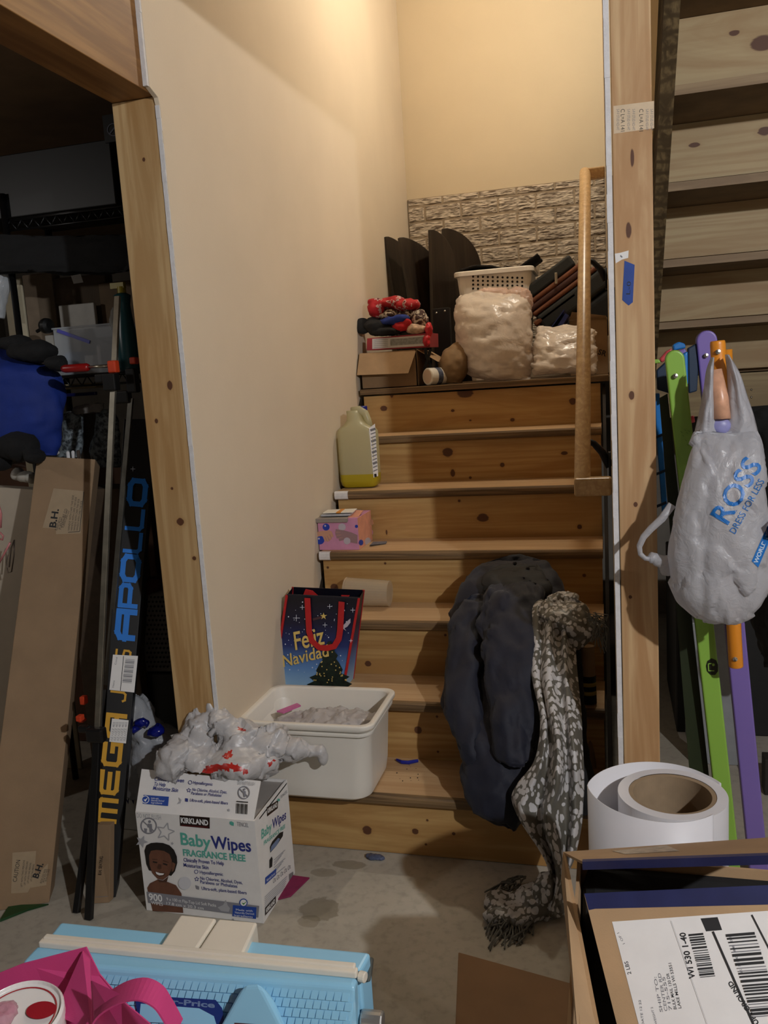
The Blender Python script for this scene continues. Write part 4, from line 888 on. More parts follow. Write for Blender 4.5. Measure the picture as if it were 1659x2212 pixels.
# lettering drawn as strokes: local frame u = reading direction (upwards), v = across (towards the left)
def glyphs(p, segs, A, Bp, width, mat, stroke=.30):
    """A, Bp: px ends of the base line of one letter; width px across; segs: polylines in a unit box"""
    A, Bp = Vector(A), Vector(Bp); u = Bp - A; v = Vector((u.y, -u.x)).normalized() * width * 1.0
    for pl_ in segs:
        pts = [A + u * x + v * y for x, y in pl_]
        w = u.length * .19
        for s, e in zip(pts, pts[1:]): 
            d = (e - s).normalized() * w * .42; p.line(s - d, e + d, w, mat)
p = Print(pl)
GL = {'m': [[(.08, 0), (.08, .9), (.4, .9), (.5, .8), (.5, 0)], [(.5, .8), (.6, .9), (.86, .9), (.92, .8), (.92, 0)]], 'E': [[(.92, .08), (.2, .08), (.08, .2), (.08, .8), (.2, .92), (.92, .92)], [(.08, .5), (.85, .5)]],
      'G': [[(.9, .92), (.2, .92), (.08, .8), (.08, .2), (.2, .08), (.92, .08), (.92, .5), (.6, .5)]], 'A': [[(.08, 0), (.08, .75), (.25, .92), (.92, .92), (.92, 0)], [(.08, .45), (.92, .45)]],
      'J': [[(.1, .2), (.2, .08), (.7, .08), (.85, .2), (.85, .95)]], 'T': [[(.0, .92), (1, .92)], [(.5, .92), (.5, 0)]], 'S': [[(.92, .92), (.2, .92), (.08, .8), (.08, .55), (.92, .45), (.92, .2), (.8, .08), (.08, .08)]],
      'P': [[(.08, 0), (.08, .92), (.8, .92), (.92, .8), (.92, .5), (.8, .38), (.08, .38)]], 'O': [[(.25, .06), (.08, .22), (.08, .78), (.25, .94), (.75, .94), (.92, .78), (.92, .22), (.75, .06), (.25, .06)]], 'L': [[(.08, .95), (.08, .2), (.2, .06), (.95, .06)]]}
def word(txt, A, Bp, width, mat, gap=.12):
    A, Bp = Vector(A), Vector(Bp); n_ = len(txt)
    for i, ch in enumerate(txt):
        s = A + (Bp - A) * (i / n_); e = A + (Bp - A) * ((i + 1 - gap) / n_)
        if ch != ' ': glyphs(p, GL[ch], s, e, width, mat)
word('mEGA', (247, 1779), (272, 1535), 40, ORG, .14)
word('JETS', (272, 1518), (286, 1400), 36, ORG, .18)
# APOLLO: slightly larger than MEGA JETS
A, Bp = Vector((286, 1384)), Vector((318, 1036))
for ch, f0, f1 in (('A', 0.0, .19), ('P', .20, .35), ('O', .36, .53), ('L', .54, .665), ('L', .68, .81), ('O', .83, 1.0)):
    s, e = A + (Bp - A) * f0, A + (Bp - A) * f1
    glyphs(p, GL[ch], s, e, 37, BLU)
    if ch == 'A': p.line(s + Vector((-18, 2)), s + Vector((-16, -14)), 9, BLU)
p.poly([(244, 1414), (298, 1417), (290, 1496), (236, 1490)], LABEL); p.line((267, 1417), (260, 1492), 1.4, INK)
for i in range(16): y = 1424 + i * 3.3; p.line((271 - i * .45, y), (291 - i * .45, y + 1.5), 1 + (i * 7 % 3) * .7, INKG)
p.text((251, 1436), (254, 1420), 4, 'Cond', INKG, rise=(247, 1436)); p.text((246, 1485), (248, 1470), 4, 'Nano', INKG, rise=(242, 1485))
p.poly([(242, 1552), (278, 1556), (272, 1606), (236, 1602)], LABEL)
for i in range(5): p.text((243 + i * 7, 1600), (249 + i * 6.5, 1560), 4.5, '0Z-UZZ 402', INKG, rise=(238 + i * 7, 1600))
p.line((287, 1008), (287, 1018), .8, STARW); p.line((282, 1013), (292, 1013), .8, STARW)
p.done('lettering', t)
# ---- little carton strip standing in front of it
q = [AZ(203, 1952, .001), AZ(236, 1950, .001), AY(238, 1783, -.33), AY(208, 1783, -.33)]
pl = Plane(q[0], (q[1] - q[0]).cross(q[2] - q[0])); t = solo('small_carton', B().prism([q[0], q[1], q[2], q[3]], Vector((.0, .022, 0))), BBX, 'small narrow brown carton standing at the foot of the black carton', 'carton', bevel=.001)
p = Print(pl); p.text((219, 1890), (223, 1850), 7, 'B.H. SEATING', INK, rise=(212, 1890)); p.line((205, 1938), (234, 1936), 1, INKG); p.done('printed_mark', t)
# ---- two bar clamps
ALU = plain('clamp_bar_metal', (.70, .68, .62), .35, .12, 25, metal=.9); ORA = plain('clamp_orange', (.78, .24, .10), .5, .05); REDH = plain('clamp_handle_red', (.55, .06, .06), .35, .05)
def clamp(base, top, w, label, heads, tail=None, cover=None):
    t = thing('bar_clamp', base, label, 'clamp', 'bar clamps')
    up_ = (top - base).normalized(); fin('bar', B().bar(base, top, w, .009), ALU, t, bevel=.001)
    return t
base, top = AZ(192, 1986, .002), AY(254, 640, -.02)
t = clamp(base, top, .0165, 'silver bar clamp with red handle, nearer of the two, left of the black carton', None)
def on(y): # point of the bar at image row y
    f = (1986 - y) / (1986 - 640.0)
    lo, hi = 0., 1.
    for _ in range(40):
        m_ = (lo + hi) / 2; pt_ = base.lerp(top, m_); d = pt_ - CAM; yy = 1106 - FPX * d.dot(UPV) / d.dot(FWD)
        if yy > y: lo = m_
        else: hi = m_
    return base.lerp(top, (lo + hi) / 2)
F = Vector((0, -1, 0)); X_ = Vector((1, 0, 0))
h = on(792); fin('orange_grip', B().obox(h + F * .004, X_ * .013, F * .012, Vector((0, 0, .017))), ORA, t, bevel=.004)
h2 = on(825); fin('sliding_jaw', B().obox(h2 + F * .006 - X_ * .004, X_ * .02, F * .014, Vector((.0, 0, .024))).obox(h2 + X_ * -.034 + Vector((0, 0, .012)), X_ * .02, F * .01, Vector((0, 0, .012))), BLACKP, t, bevel=.004)
sA, sB = AY(238, 790, -.06), AY(135, 797, -.06)
fin('screw', B().tube([sA, sA.lerp(sB, .45)], .0045, 10), STEEL, t, smooth=True)
fin('handle', B().tube([sA.lerp(sB, .44), sA.lerp(sB, .48), sA.lerp(sB, .94), sA.lerp(sB, 1.0)], [.008, .0115, .0115, .009], 16), REDH, t, smooth=True)
h3 = on(1585); fin('fixed_jaw', B().obox(h3 + F * .005, X_ * .026, F * .014, Vector((0, 0, .02))).obox(h3 - X_ * .034 + F * .004 + Vector((0, 0, .014)), X_ * .018, F * .01, Vector((0, 0, .010))), BLACKP, t, bevel=.006)
fin('jaw_pad', B().obox(h3 - X_ * .045 + F * .004 + Vector((0, 0, .045)), X_ * .008, F * .01, Vector((0, 0, .008))), ORA, t, bevel=.003)
fin('bar_sleeve', B().bar(base, on(1600), .021, .014), BLACKP, t, bevel=.002)
base2, top2 = AZ(165, 1972, .002), AY(300, 760, .04)
t = thing('bar_clamp', base2, 'dark bar clamp standing behind the silver one with an orange grip', 'clamp', 'bar clamps')
c_ = AY(232, 1330, .0); 
fin('bar', B().bar(AY(230, 1480, -.12), AY(283, 860, .03), .016, .008), plain('clamp_bar_dull', (.42, .41, .38), .45, .12, 25, metal=.8), t, bevel=.001)
fin('bar_sleeve', B().bar(base2, AY(228, 1490, -.12), .018, .014), BLACKP, t, bevel=.002)
fin('orange_grip', B().obox(AY(290, 779, .02), X_ * .010, F * .012, Vector((0, 0, .010))), ORA, t, bevel=.004)
fin('sliding_jaw', B().obox(AY(287, 822, .03), X_ * .016, F * .014, Vector((0, 0, .035))).obox(AY(262, 858, .03), X_ * .03, F * .012, Vector((0, 0, .018))), BLACKP, t, bevel=.005)
fin('jaw_pad', B().obox(AY(181, 1512, -.2), X_ * .008, F * .01, Vector((0, 0, .012))).obox(AY(178, 1556, -.2), X_ * .008, F * .01, Vector((0, 0, .004))), ORA, t, bevel=.003)
YR = lambda v: .12 + (v - .12) * .5
def AYr(x, y, v): return AY(x, y, YR(v))
# ---- shelving rack with its load
SH = plain('rack_black', (.04, .04, .042), .35, .05)
t = thing('wire_rack', (-.7, .4, 0), 'black wire shelving rack in the dark store room', 'rack')
pA, pB = AYr(26, 520, .5), AYr(70, 750, .5)
for px, Y in ((52, .48), (330, .52)):
    a = AYr(px, 800, Y); fin('post', B().cyl((a.x, a.y, .0), (a.x, a.y, 2.05), .011, 12), SH, t, smooth=True)
for px, Y in ((52, .95), (330, .98)):
    a = AYr(px, 800, .5); fin('post', B().cyl((a.x, YR(Y), .0), (a.x, YR(Y), 2.05), .013, 12), SH, t, smooth=True)
xa, xb = AYr(52, 800, .5).x, AYr(330, 800, .5).x
zS = AYr(178, 812, .48).z
for z in (zS, zS + .52, .55):
    b = B().cyl((xa, .305, z), (xb, .305, z), .0035, 8).cyl((xa, .305, z - .032), (xb, .305, z - .032), .0035, 8)
    nzz = 22
    for i in range(nzz): 
        u0, u1 = xa + (xb - xa) * i / nzz, xa + (xb - xa) * (i + 1) / nzz
        b.cyl((u0, .305, z if i % 2 else z - .032), (u1, .305, z - .032 if i % 2 else z), .0022, 6)
    for i in range(12): y = .305 + .245 * i / 11; b.cyl((xa, y, z + .003), (xb, y, z + .003), .0022, 6)
    fin('shelf', b, SH, t, smooth=True)
# load on the lit shelf
CL2 = film('bin_clear', (.80, .82, .84), .40, .15, .02, 10, .2)
def at(px, py, Y): return AYr(px, py, Y)
def bxp(name, x0, y0, x1, y1, Y, dp, mat, label, cat, group=None, bev=.003, zmin=None):
    a, c = AYr(x0, y1, Y), AYr(x1, y0, Y); z0 = a.z if zmin is None else zmin
    return solo(name, B().box((a.x, YR(Y), z0), (c.x, YR(Y) + dp * .5, c.z)), mat, label, cat, group, bevel=bev)
zt_ = zS + .007
t = thing('clear_bin', (at(165, 790, .5).x, .36, zt_), 'clear plastic bin with blue rim stripe on the lit rack shelf', 'bin')
a, c = at(124, 790, .50), at(258, 696, .50)
fin('body', B().box((a.x, .31, zt_), (c.x, .312, c.z)).box((a.x, .43, zt_), (c.x, .432, c.z)).box((a.x, .312, zt_), (a.x + .002, .43, c.z)).box((c.x - .002, .312, zt_), (c.x, .43, c.z)), CL2, t)
fin('rim', B().box((a.x - .004, .306, c.z - .006), (c.x + .004, .31, c.z)).box((a.x - .004, .432, c.z - .006), (c.x + .004, .436, c.z)), CL2, t, bevel=.001)
fin('blue_edge', B().bar(at(124, 714, .498), at(194, 739, .498), .004, .011, (0, 1, 0)), plain('edge_blue', (.08, .10, .62), .4, 0), t)
fin('content', B().box((a.x + .015, .325, zt_), (a.x + .085, .42, zt_ + .075)), plain('content_blue', (.34, .50, .68), .6, .1), t, bevel=.01)
fin('content', B().box((a.x + .095, .325, zt_), (a.x + .13, .42, zt_ + .06)), PAPER, t, bevel=.004); fin('content', B().box((a.x + .145, .325, zt_), (a.x + .16, .42, zt_ + .09)), PAPER, t, bevel=.004)
bxp('white_pouch', 134, 653, 202, 730, .77, .03, plain('pouch_white', (.74, .73, .70), .5, .08, 20), 'white hanging pouch standing behind the clear bin', 'pouch', zmin=zt_)
bxp('paper_stack', 104, 722, 130, 790, .52, .1, plain('stack_white', (.62, .61, .58), .6, .1), 'white folded paper stack left of the clear bin', 'paper', zmin=zt_)
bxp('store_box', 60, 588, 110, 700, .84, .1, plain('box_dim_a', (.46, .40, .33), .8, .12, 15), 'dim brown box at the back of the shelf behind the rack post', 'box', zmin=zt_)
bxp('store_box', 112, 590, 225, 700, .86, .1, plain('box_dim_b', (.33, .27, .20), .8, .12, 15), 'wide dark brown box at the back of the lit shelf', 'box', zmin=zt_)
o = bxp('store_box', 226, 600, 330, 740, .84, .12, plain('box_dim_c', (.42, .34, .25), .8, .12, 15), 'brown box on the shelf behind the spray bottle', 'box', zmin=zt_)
p = Print(Plane((0, YR(.86), 0), (0, -1, 0))); p.poly([(151, 590), (174, 592), (180, 610), (159, 613)], LABEL); o = p.done('white_sticker', None); tag(o, 'small white sticker on the wide dark brown box', 'sticker')
# round weight-like disc and bar
d0 = at(100, 704, .5); b = B().lathe([(0, -.01), (.024, -.01), (.026, 0), (.024, .012), (.012, .016), (0, .016)], d0, (1, -.3, 0), 24).tube([at(80, 716, .52), d0], .006, 8)
solo('black_disc_bar', b, BLACKP, 'black knobbed bar beside the rack post on the shelf', 'knob', smooth=False)
# spray bottle
tb = plain('bottle_teal', (.10, .30, .33), .3, .05)
cB = at(275, 740, .47); cB.z = zt_
hB = at(275, 632, .47).z - zt_
t = thing('spray_bottle', cB, 'teal spray bottle with yellow top on the rack by the post', 'bottle')
fin('body', B().lathe([(0, 0), (.031, 0), (.033, .01), (.033, hB * .45), (.024, hB * .72), (.022, hB * .85), (.027, hB * .97), (.014, hB), (0, hB)], cB, seg=28), tb, t, smooth=True)
fin('nozzle', B().lathe([(0, hB), (.014, hB), (.013, hB + .02), (0, hB + .02)], cB, seg=16).obox(cB + Vector((-.012, 0, hB + .024)), (.024, 0, 0), (0, .008, 0), (0, 0, .009)), plain('nozzle_yellow', (.62, .55, .10), .4, .03), t)
b = blob([(247, 690, 7, 24, YR(.46), .015), (256, 720, 8, 28, YR(.46), .02), (268, 700, 4, 20, YR(.45), .01)], .005, 2); b.disp(crumple(20, .01, 3))
solo('film_wrap', b, film('film_grey', (.72, .72, .70), .5, .1, .8, 50, .2), 'shiny crumpled film between clear bin and spray bottle', 'film', smooth=True)
# boxes below the lit shelf
bxp('store_box', 136, 826, 206, 842, .55, .2, plain('box_beige', (.62, .56, .44), .7, .06), 'low beige box just under the lit shelf edge', 'box', bev=.002)
bxp('blue_bar', 134, 846, 205, 858, .40, .03, plain('bar_navy', (.08, .09, .28), .4, .05), 'navy blue horizontal bar under the beige box', 'bar')
n = N('granite_print'); f = n.noise(n.mapped((60, 60, 60)), 1, 5, .7); n.col(n.ramp(f, [(.42, lin((.22, .24, .26))), (.58, lin((.56, .60, .62)))])); n.set(Roughness=.5); GRN = n.m
b = loft([(888, 142, 172, .26, .02), (900, 138, 180, .26, .035), (950, 132, 178, .26, .04), (990, 122, 172, .26, .03)], 20, 24); b.disp(crumple(10, .01, 2)); solo('speckled_bag', b, GRN, 'grey speckled bag hanging left of the clamps', 'bag', smooth=True)
b = loft([(880, 206, 232, .28, .02), (900, 205, 250, .28, .035), (960, 198, 262, .28, .04), (1010, 195, 260, .28, .03)], 20, 24); b.disp(crumple(10, .012, 5)); solo('speckled_bag', b, GRN, 'grey speckled bag partly hidden behind the silver clamp bar', 'bag', smooth=True)
bxp('brown_board', 178, 880, 204, 1000, .5, .02, plain('board_dark', (.24, .20, .15), .8, .1), 'dark brown board between the two speckled bags', 'board')
b = loft([(870, 180, 225, .24, .02), (882, 158, 226, .24, .025), (893, 160, 220, .24, .02)], 12, 20); b.disp(crumple(16, .008, 3)); solo('grey_cloth', b, plain('cloth_grey', (.46, .44, .42), .8, .1), 'pale grey rumpled cloth above the dark brown board', 'cloth', smooth=True)
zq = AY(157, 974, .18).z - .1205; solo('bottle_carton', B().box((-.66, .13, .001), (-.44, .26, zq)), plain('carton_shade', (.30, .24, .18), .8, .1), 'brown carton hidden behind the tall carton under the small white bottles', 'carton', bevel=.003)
# rows of small white bottles peeking over the carton
for i, (x, y) in enumerate(((146, 975), (157, 973), (169, 976))):
    c_ = AY(x, y, .18); c_.z = zq + .1205 + .001 * i; solo('small_bottle', B().lathe([(0, -.12), (.006, -.12), (.006, -.004), (.003, 0), (0, 0)], c_, seg=12), PAPER, 'small white bottle top behind the tall carton, ' + ('nearest the blue jacket', 'middle of three', 'nearest the clamps')[i], 'bottle', 'small white bottles behind the tall carton', smooth=True)
b = blob([(110, 974, 10, 7, .12, .02), (118, 978, 8, 4, .12, .02)], .004, 2); b.disp(crumple(26, .006, 4)); solo('tissue', b, PAPER, 'white crumpled tissue on top edge of the tall carton', 'tissue', smooth=True)
b = blob([(38, 1024, 12, 16, .10, .025), (58, 1030, 20, 12, .10, .03), (72, 1032, 10, 14, .10, .03)], .005, 2); b.disp(crumple(18, .006, 2)); solo('white_shoe', b, plain('shoe_white', (.66, .64, .60), .5, .05), 'off-white shoe-like bundle left of the tall carton top', 'bundle', smooth=True)
# blue jacket and black clothes on the left
BJ = plain('jacket_blue', (.045, .17, .50), .75, .08, 14, .3, 300)
b = loft([(738, -60, 10, .12, .03), (770, -80, 60, .10, .08), (800, -90, 125, .08, .10), (850, -90, 138, .08, .11), (900, -90, 138, .08, .11), (950, -90, 128, .08, .10), (985, -90, 120, .08, .06)], 50, 60); b.disp(crumple(6, .02, 3, (1, 1, .7)))
solo('blue_jacket', b, BJ, 'bright blue jacket hanging in the left store room', 'jacket', smooth=True)
b = blob([(70, 760, 60, 22, .03, .05), (118, 785, 20, 16, .0, .04), (30, 742, 40, 14, .03, .04)], .007, 3); b.disp(crumple(10, .012, 6)); solo('black_hood', b, BLACKF, 'black padded hood above the blue jacket', 'clothing', smooth=True)
b = blob([(40, 965, 50, 30, .0, .05), (75, 985, 22, 18, -.02, .04), (5, 1000, 20, 24, .0, .04)], .007, 3); b.disp(crumple(10, .014, 9)); solo('black_bundle', b, BLACKF, 'black cloth bundle under the blue jacket', 'cloth', smooth=True)
b = loft([(575, -10, 14, .3, .02), (600, -12, 20, .3, .03), (650, -12, 16, .3, .03), (690, -12, 10, .3, .02)], 16, 20); b.disp(crumple(20, .012, 5)); solo('film_bag', b, film('film_bright', (.82, .84, .86), .7, .08, .8, 40, .2), 'bright crinkled clear bag at the left frame edge', 'plastic bag', smooth=True)
bxp('cream_board', 24, 600, 44, 760, .62, .02, plain('panel_cream', (.70, .66, .56), .6, .05), 'narrow cream panel behind the left rack post', 'board', zmin=.001)
# big dark tote on the top shelf and dark drape
o = bxp('dark_tote', -80, 300, 236, 500, .50, .4, plain('tote_black', (.05, .053, .055), .45, .1), 'big black storage tote on the top rack shelf', 'tote', zmin=zS + .53)
b = loft([(505, -90, 290, .27, .02), (530, -95, 300, .265, .03), (570, -95, 300, .26, .03), (592, -90, 280, .26, .02)], 24, 60); b.disp(crumple(9, .02, 3)); solo('dark_drape', b, BLACKF, 'black drape hanging below the dark tote', 'cloth', smooth=True)
p = Print(Plane((0, .30, 0), (0, -1, 0)))
GRL = plain('ring_grey', (.32, .33, .38), .5, 0); p.ring((245, 280), 14, 2, GRL); p.line((236, 290), (250, 272), 3, GRL); o = p.done('round_badge', None); tag(o, 'small grey ring badge beside the top of the left post', 'badge')
solo('badge_board', B().box((AY(225, 280, .305).x, .3015, AY(225, 310, .305).z), (AY(330, 280, .305).x, .32, AY(225, 250, .305).z)), BLACKP, 'black board carrying the ring badge', 'board')
# ---- things on the floor behind the post
MSH = plain('mesh_grey', (.36, .34, .32), .5, .1); 
t = thing('mesh_bin', AY(335, 1452, .17), 'grey perforated plastic bin between black carton and left post', 'bin')
q = [AY(x, y, .17) for x, y in ((306, 1452), (372, 1452), (362, 1262), (318, 1285))]
fin('body', B().prism([q[0], q[1], q[2] + Vector((.06, 0, 0)), q[3]], (0, .11, 0)), MSH, t, bevel=.006)
p = Print(Plane((0, .17, 0), (0, -1, 0)))
hb = [];  dk = plain('bin_hole', (.03, .03, .03), .9, 0)
for j in range(16):
    for i in range(7):
        x, y = 318 + i * 8 + (4 if j % 2 else 0), 1290 + j * 10
        if x < 368: p.disc((x, y), 2.6, dk, 6)
o = p.done('holes', t); o['kind'] = 'stuff'
solo('bin_stand', B().box((AY(300, 1455, .17).x, .165, 0.001), (AY(385, 1455, .17).x, .29, AY(335, 1453, .17).z)), BLACKP, 'black crate under the grey perforated bin', 'crate', bevel=.004)
b = loft([(1245, 318, 350, .22, .02), (1258, 312, 356, .22, .03), (1290, 316, 356, .22, .03)], 14, 20); b.disp(crumple(14, .01, 2)); solo('maroon_cloth', b, plain('cloth_maroon', (.26, .03, .04), .85, .1), 'dark maroon cloth in the top of the perforated bin', 'cloth', smooth=True)
GF = film('grocery_film', (.72, .73, .75), .9, .22, .7, 30, .2)
b = loft([(1498, 288, 300, -.02, .01), (1520, 284, 322, -.03, .03), (1560, 282, 345, -.04, .05), (1600, 280, 384, -.06, .07), (1660, 276, 384, -.08, .08), (1700, 272, 340, -.09, .06)], 36, 48); b.disp(creased(14, .03, 4)); 
solo('grocery_bag', b, GF, 'grey plastic bag slumped between the black carton and the left post', 'plastic bag', smooth=True)
b = blob([(305, 1562, 22, 12, -.09, .02), (335, 1580, 24, 14, -.11, .02), (292, 1575, 12, 8, -.09, .02)], .005, 2); b.disp(creased(26, .016, 3)); solo('blue_film', b, plain('film_royal', (.06, .10, .46), .2, .15, 40), 'royal blue shiny film on the slumped plastic bag', 'film', smooth=True)
t = bxp('white_carton', 255, 1655, 300, 1850, -.12, .12, plain('carton_white_dim', (.70, .69, .66), .7, .03), 'white carton with dark blue letters behind the baby wipes box', 'carton', zmin=.001)
p = Print(Plane((0, -.12, 0), (0, -1, 0))); p.text((270, 1737), (300, 1737), 24, 'Wi', plain('ink_navy', (.08, .10, .30), .6, 0)); p.done('printed_letters', t)
# ================================================================ BABY WIPES BOX AND WHAT LIES ON IT
WHB = plain('wipes_box_white', (.90, .89, .88), .55, .02)
kx0, kx1, ky0, ky1, kz = -.179, .161, -.370, -.142, .286
t = thing('wipes_box', (0, -.26, 0), 'white baby wipes carton with blue and green lettering standing on the floor', 'box')
th = .004
# body walls taper a little towards the bottom as in a used carton
def wall(nm, a, b_, c, d, inn): return fin(nm, B().prism([a, b_, c, d], inn), WHB, t)
def kr(d, z): return [Vector((kx0 + d, ky0 + d, z)), Vector((kx1 - d, ky0 + d, z)), Vector((kx1 - d, ky1 - d, z)), Vector((kx0 + d, ky1 - d, z))]
fin('body', B().rings([kr(0, .001), kr(0, kz), kr(th, kz), kr(th, .008)]), WHB, t)
fin('top_flap', B().box((kx0 + .05, ky0 + .03, kz - .012), (kx1, ky1 - .004, kz - .008)), plain('wipes_box_inside', (.62, .60, .58), .7, .03), t)
# front flap folded up and back
a, b_ = Vector((kx0, ky0 + .001, kz)), Vector((kx1 - .004, ky0 + .001, kz - .002))
c, d = AY(563, 1687, ky0 + .075), AY(306, 1661, ky0 + .075)
fpl = Plane(a, (b_ - a).cross(d - a)); nn = fpl.n * -.003
fin('front_flap', B().hexa([a, b_, b_ + nn, a + nn, d, c, c + nn, d + nn]), WHB, t)
NAV = plain('print_navy', (.16, .20, .50), .5, 0); TEAL = plain('print_teal', (.35, .68, .62), .5, 0); GRY = plain('print_grey', (.66, .66, .68), .5, 0); GRD = plain('print_midgrey', (.52, .52, .55), .5, 0); ROY = plain('print_royal', (.10, .27, .62), .5, 0); WPR = plain('print_white', (.92, .92, .92), .5, 0); KBR = plain('print_darkbrown', (.12, .05, .04), .5, 0)
p = Print(Plane((0, ky0, 0), (0, -1, 0)))
p.text((296, 1766), (348, 1771), 10, 'DO NOT FLUSH', GRY)
p.ring((321, 1784), 18, 3, GRD, 28, 1.0); p.line((309, 1774), (333, 1796), 2.5, GRD); p.disc((323, 1775), 3.2, GRD, 10); p.poly([(319, 1779), (328, 1780), (329, 1797), (323, 1798), (322, 1788), (318, 1787)], GRD); p.poly([(311, 1789), (318, 1790), (317, 1798), (312, 1797)], GRD)
def star(cx, cy, r1, m, rot=.2, w=None):
    P = [(cx + (r1 if k % 2 == 0 else r1 * .45) * math.sin(k * math.pi / 5 + rot), cy - (r1 if k % 2 == 0 else r1 * .45) * math.cos(k * math.pi / 5 + rot)) for k in range(10)]
    if w is None: p.poly(P, m)
    else:
        for u, v in zip(P, P[1:] + P[:1]): p.line(u, v, w, m)
star(357, 1797, 20, GRY, .25, 2.4); star(306, 1818, 14, GRY, .4); star(372, 1822, 4, GRY)
p.poly([(388, 1761), (453, 1766), (453, 1790), (389, 1784)], KBR); p.text((391, 1777), (450, 1783), 11.5, 'KIRKLAND', WPR, bold=.035); p.line((392, 1783), (450, 1787), 2, plain('print_maroon', (.35, .05, .08), .5, 0))
p.text((512, 1784), (537, 1787), 9, 'TENCEL', GRD); p.poly([(496, 1775), (500, 1774), (505, 1777), (505, 1784), (500, 1783), (496, 1780)], TEAL)
p.text((391, 1824), (456, 1832), 26, 'Baby', TEAL, bold=.02); p.text((457, 1832), (543, 1840), 27, 'Wipes', NAV, bold=.02)
p.text((396, 1848), (531, 1861), 14, 'FRAGRANCE FREE', TEAL, bold=.03)
p.text((397, 1861), (484, 1869), 8, 'Clinically Proven To Help', NAV, bold=.015); p.text((397, 1872), (451, 1878), 8, 'Moisturize Skin', NAV, bold=.015)
for (x, y, x2, y2, s_) in ((432, 1887, 482, 1892, 'Hypoallergenic'), (433, 1900, 524, 1910, 'No Chlorine, Alcohol, Dyes,'), (433, 1908, 513, 1918, 'Parabens or Phthalates'), (436, 1922, 533, 1932, 'Ultra-soft, plant-based fibers')): p.text((x, y), (x2, y2), 7, s_, NAV, bold=.01)
p.ring((424, 1883), 4.5, 1.1, NAV, 12); star(425, 1899, 5, NAV, 0, 1.0); p.poly([(422, 1912), (430, 1915), (430, 1922), (424, 1920)], GRD)
# printed photo of a smiling baby
SKA = plain('photo_skin', (.42, .27, .20), .6, .08, 60); SKB = plain('photo_skin_shade', (.30, .18, .13), .6, .08, 60); HAI = plain('photo_hair', (.09, .065, .055), .7, .2, 150)
p.poly([(318, 1918), (324, 1908), (340, 1900), (362, 1905), (380, 1912), (392, 1930), (396, 1972), (330, 1968)], SKA)
p.poly([(314, 1850), (312, 1838), (316, 1826), (326, 1821), (338, 1820), (352, 1821), (366, 1826), (376, 1836), (382, 1850), (383, 1864), (378, 1882), (370, 1892), (322, 1880), (316, 1866)], HAI)
p.poly([(322, 1848), (326, 1838), (338, 1836), (354, 1838), (366, 1845), (371, 1858), (371, 1876), (364, 1892), (352, 1901), (340, 1898), (329, 1886), (323, 1868)], SKA)
p.poly([(372, 1862), (379, 1866), (376, 1880), (371, 1884)], SKA); p.poly([(340, 1899), (352, 1902), (364, 1893), (360, 1906), (344, 1906)], SKB)
p.poly([(330, 1860), (340, 1862), (339, 1865), (330, 1863)], HAI); p.poly([(352, 1864), (362, 1867), (361, 1870), (352, 1867)], HAI)
p.poly([(328, 1855), (340, 1856), (340, 1857.5), (329, 1857)], SKB); p.poly([(352, 1858), (364, 1862), (364, 1864), (352, 1860)], SKB)
p.poly([(342, 1866), (348, 1868), (349, 1876), (345, 1878), (339, 1876)], SKB); p.poly([(333, 1881), (342, 1884), (357, 1886), (355, 1892), (346, 1894), (337, 1889)], SKB); p.poly([(336, 1883), (345, 1886), (355, 1887), (352, 1890), (344, 1891), (338, 1888)], WPR)
# grey band at the bottom
p.poly([(317, 1926), (560, 1957), (558, 1982), (320, 1950)], GRD)
p.text((322, 1944), (351, 1948), 15, '900', WPR, bold=.02); p.text((327, 1953), (352, 1957), 7, 'WIPES', WPR)
p.text((360, 1945), (467, 1959), 6.5, '9 x 100 ct Flip-Top Lid Soft Packs', WPR); p.text((360, 1954), (440, 1965), 6, '17.8 cm x 20.3 cm', WPR)
p.poly([(470, 1960), (482, 1955), (488, 1944), (492, 1956), (497, 1962), (494, 1970), (478, 1968)], GRY)
p.poly([(503, 1955), (554, 1960), (553, 1985), (502, 1979)], ROY); p.ring((526, 1950), 9, 2, ROY, 18); p.disc((526, 1950), 7, WPR, 16); p.poly([(522, 1950), (526, 1955), (536, 1944), (527, 1951)], plain('print_leaf', (.25, .55, .25), .5, 0))
for i, s_ in enumerate(('Made with', 'Naturally Derived', 'Ingredients')): p.text((510 - i * 2, 1967 + i * 6), (546 + (i == 1) * 3, 1970 + i * 6.5), 4.5, s_, WPR)
p.poly([(500, 1985), (508, 1990), (504, 1984)], GRY)
p.disc((399, 1908), 14, plain('print_palegrey', (.82, .82, .84), .5, 0), 18)
p.done('front_print', t)
p = Print(fpl)
for (x, y, x2, y2, s_) in ((333, 1686, 397, 1690, 'Clinically Proven'), (332, 1697, 357, 1699, 'To Help'), (330, 1706, 384, 1711, 'Moisturize Skin')): p.text((x, y), (x2, y2), 8.5, s_, NAV, bold=.015)
for (x, y, x2, y2, s_) in ((417, 1693, 459, 1697, 'Hypoallergenic'), (415, 1708, 490, 1714, 'No Chlorine, Alcohol, Dyes,'), (413, 1716, 478, 1721, 'Parabens or Phthalates'), (410, 1731, 492, 1738, 'Ultra-soft, plant-based fibers')): p.text((x, y), (x2, y2), 6.5, s_, NAV, bold=.01)
p.ring((411, 1690), 4.5, 1.1, NAV, 12); star(408, 1707, 5, NAV, 0, 1.0); p.poly([(400, 1724), (406, 1725), (406, 1732), (400, 1731)], NAV)
p.poly([(310, 1717), (365, 1721), (363, 1741), (308, 1736)], ROY); p.disc((314, 1727), 8.5, WPR, 16); p.disc((314, 1727), 7, ROY, 16); p.poly([(310, 1727), (314, 1732), (320, 1722), (314, 1727)], WPR)
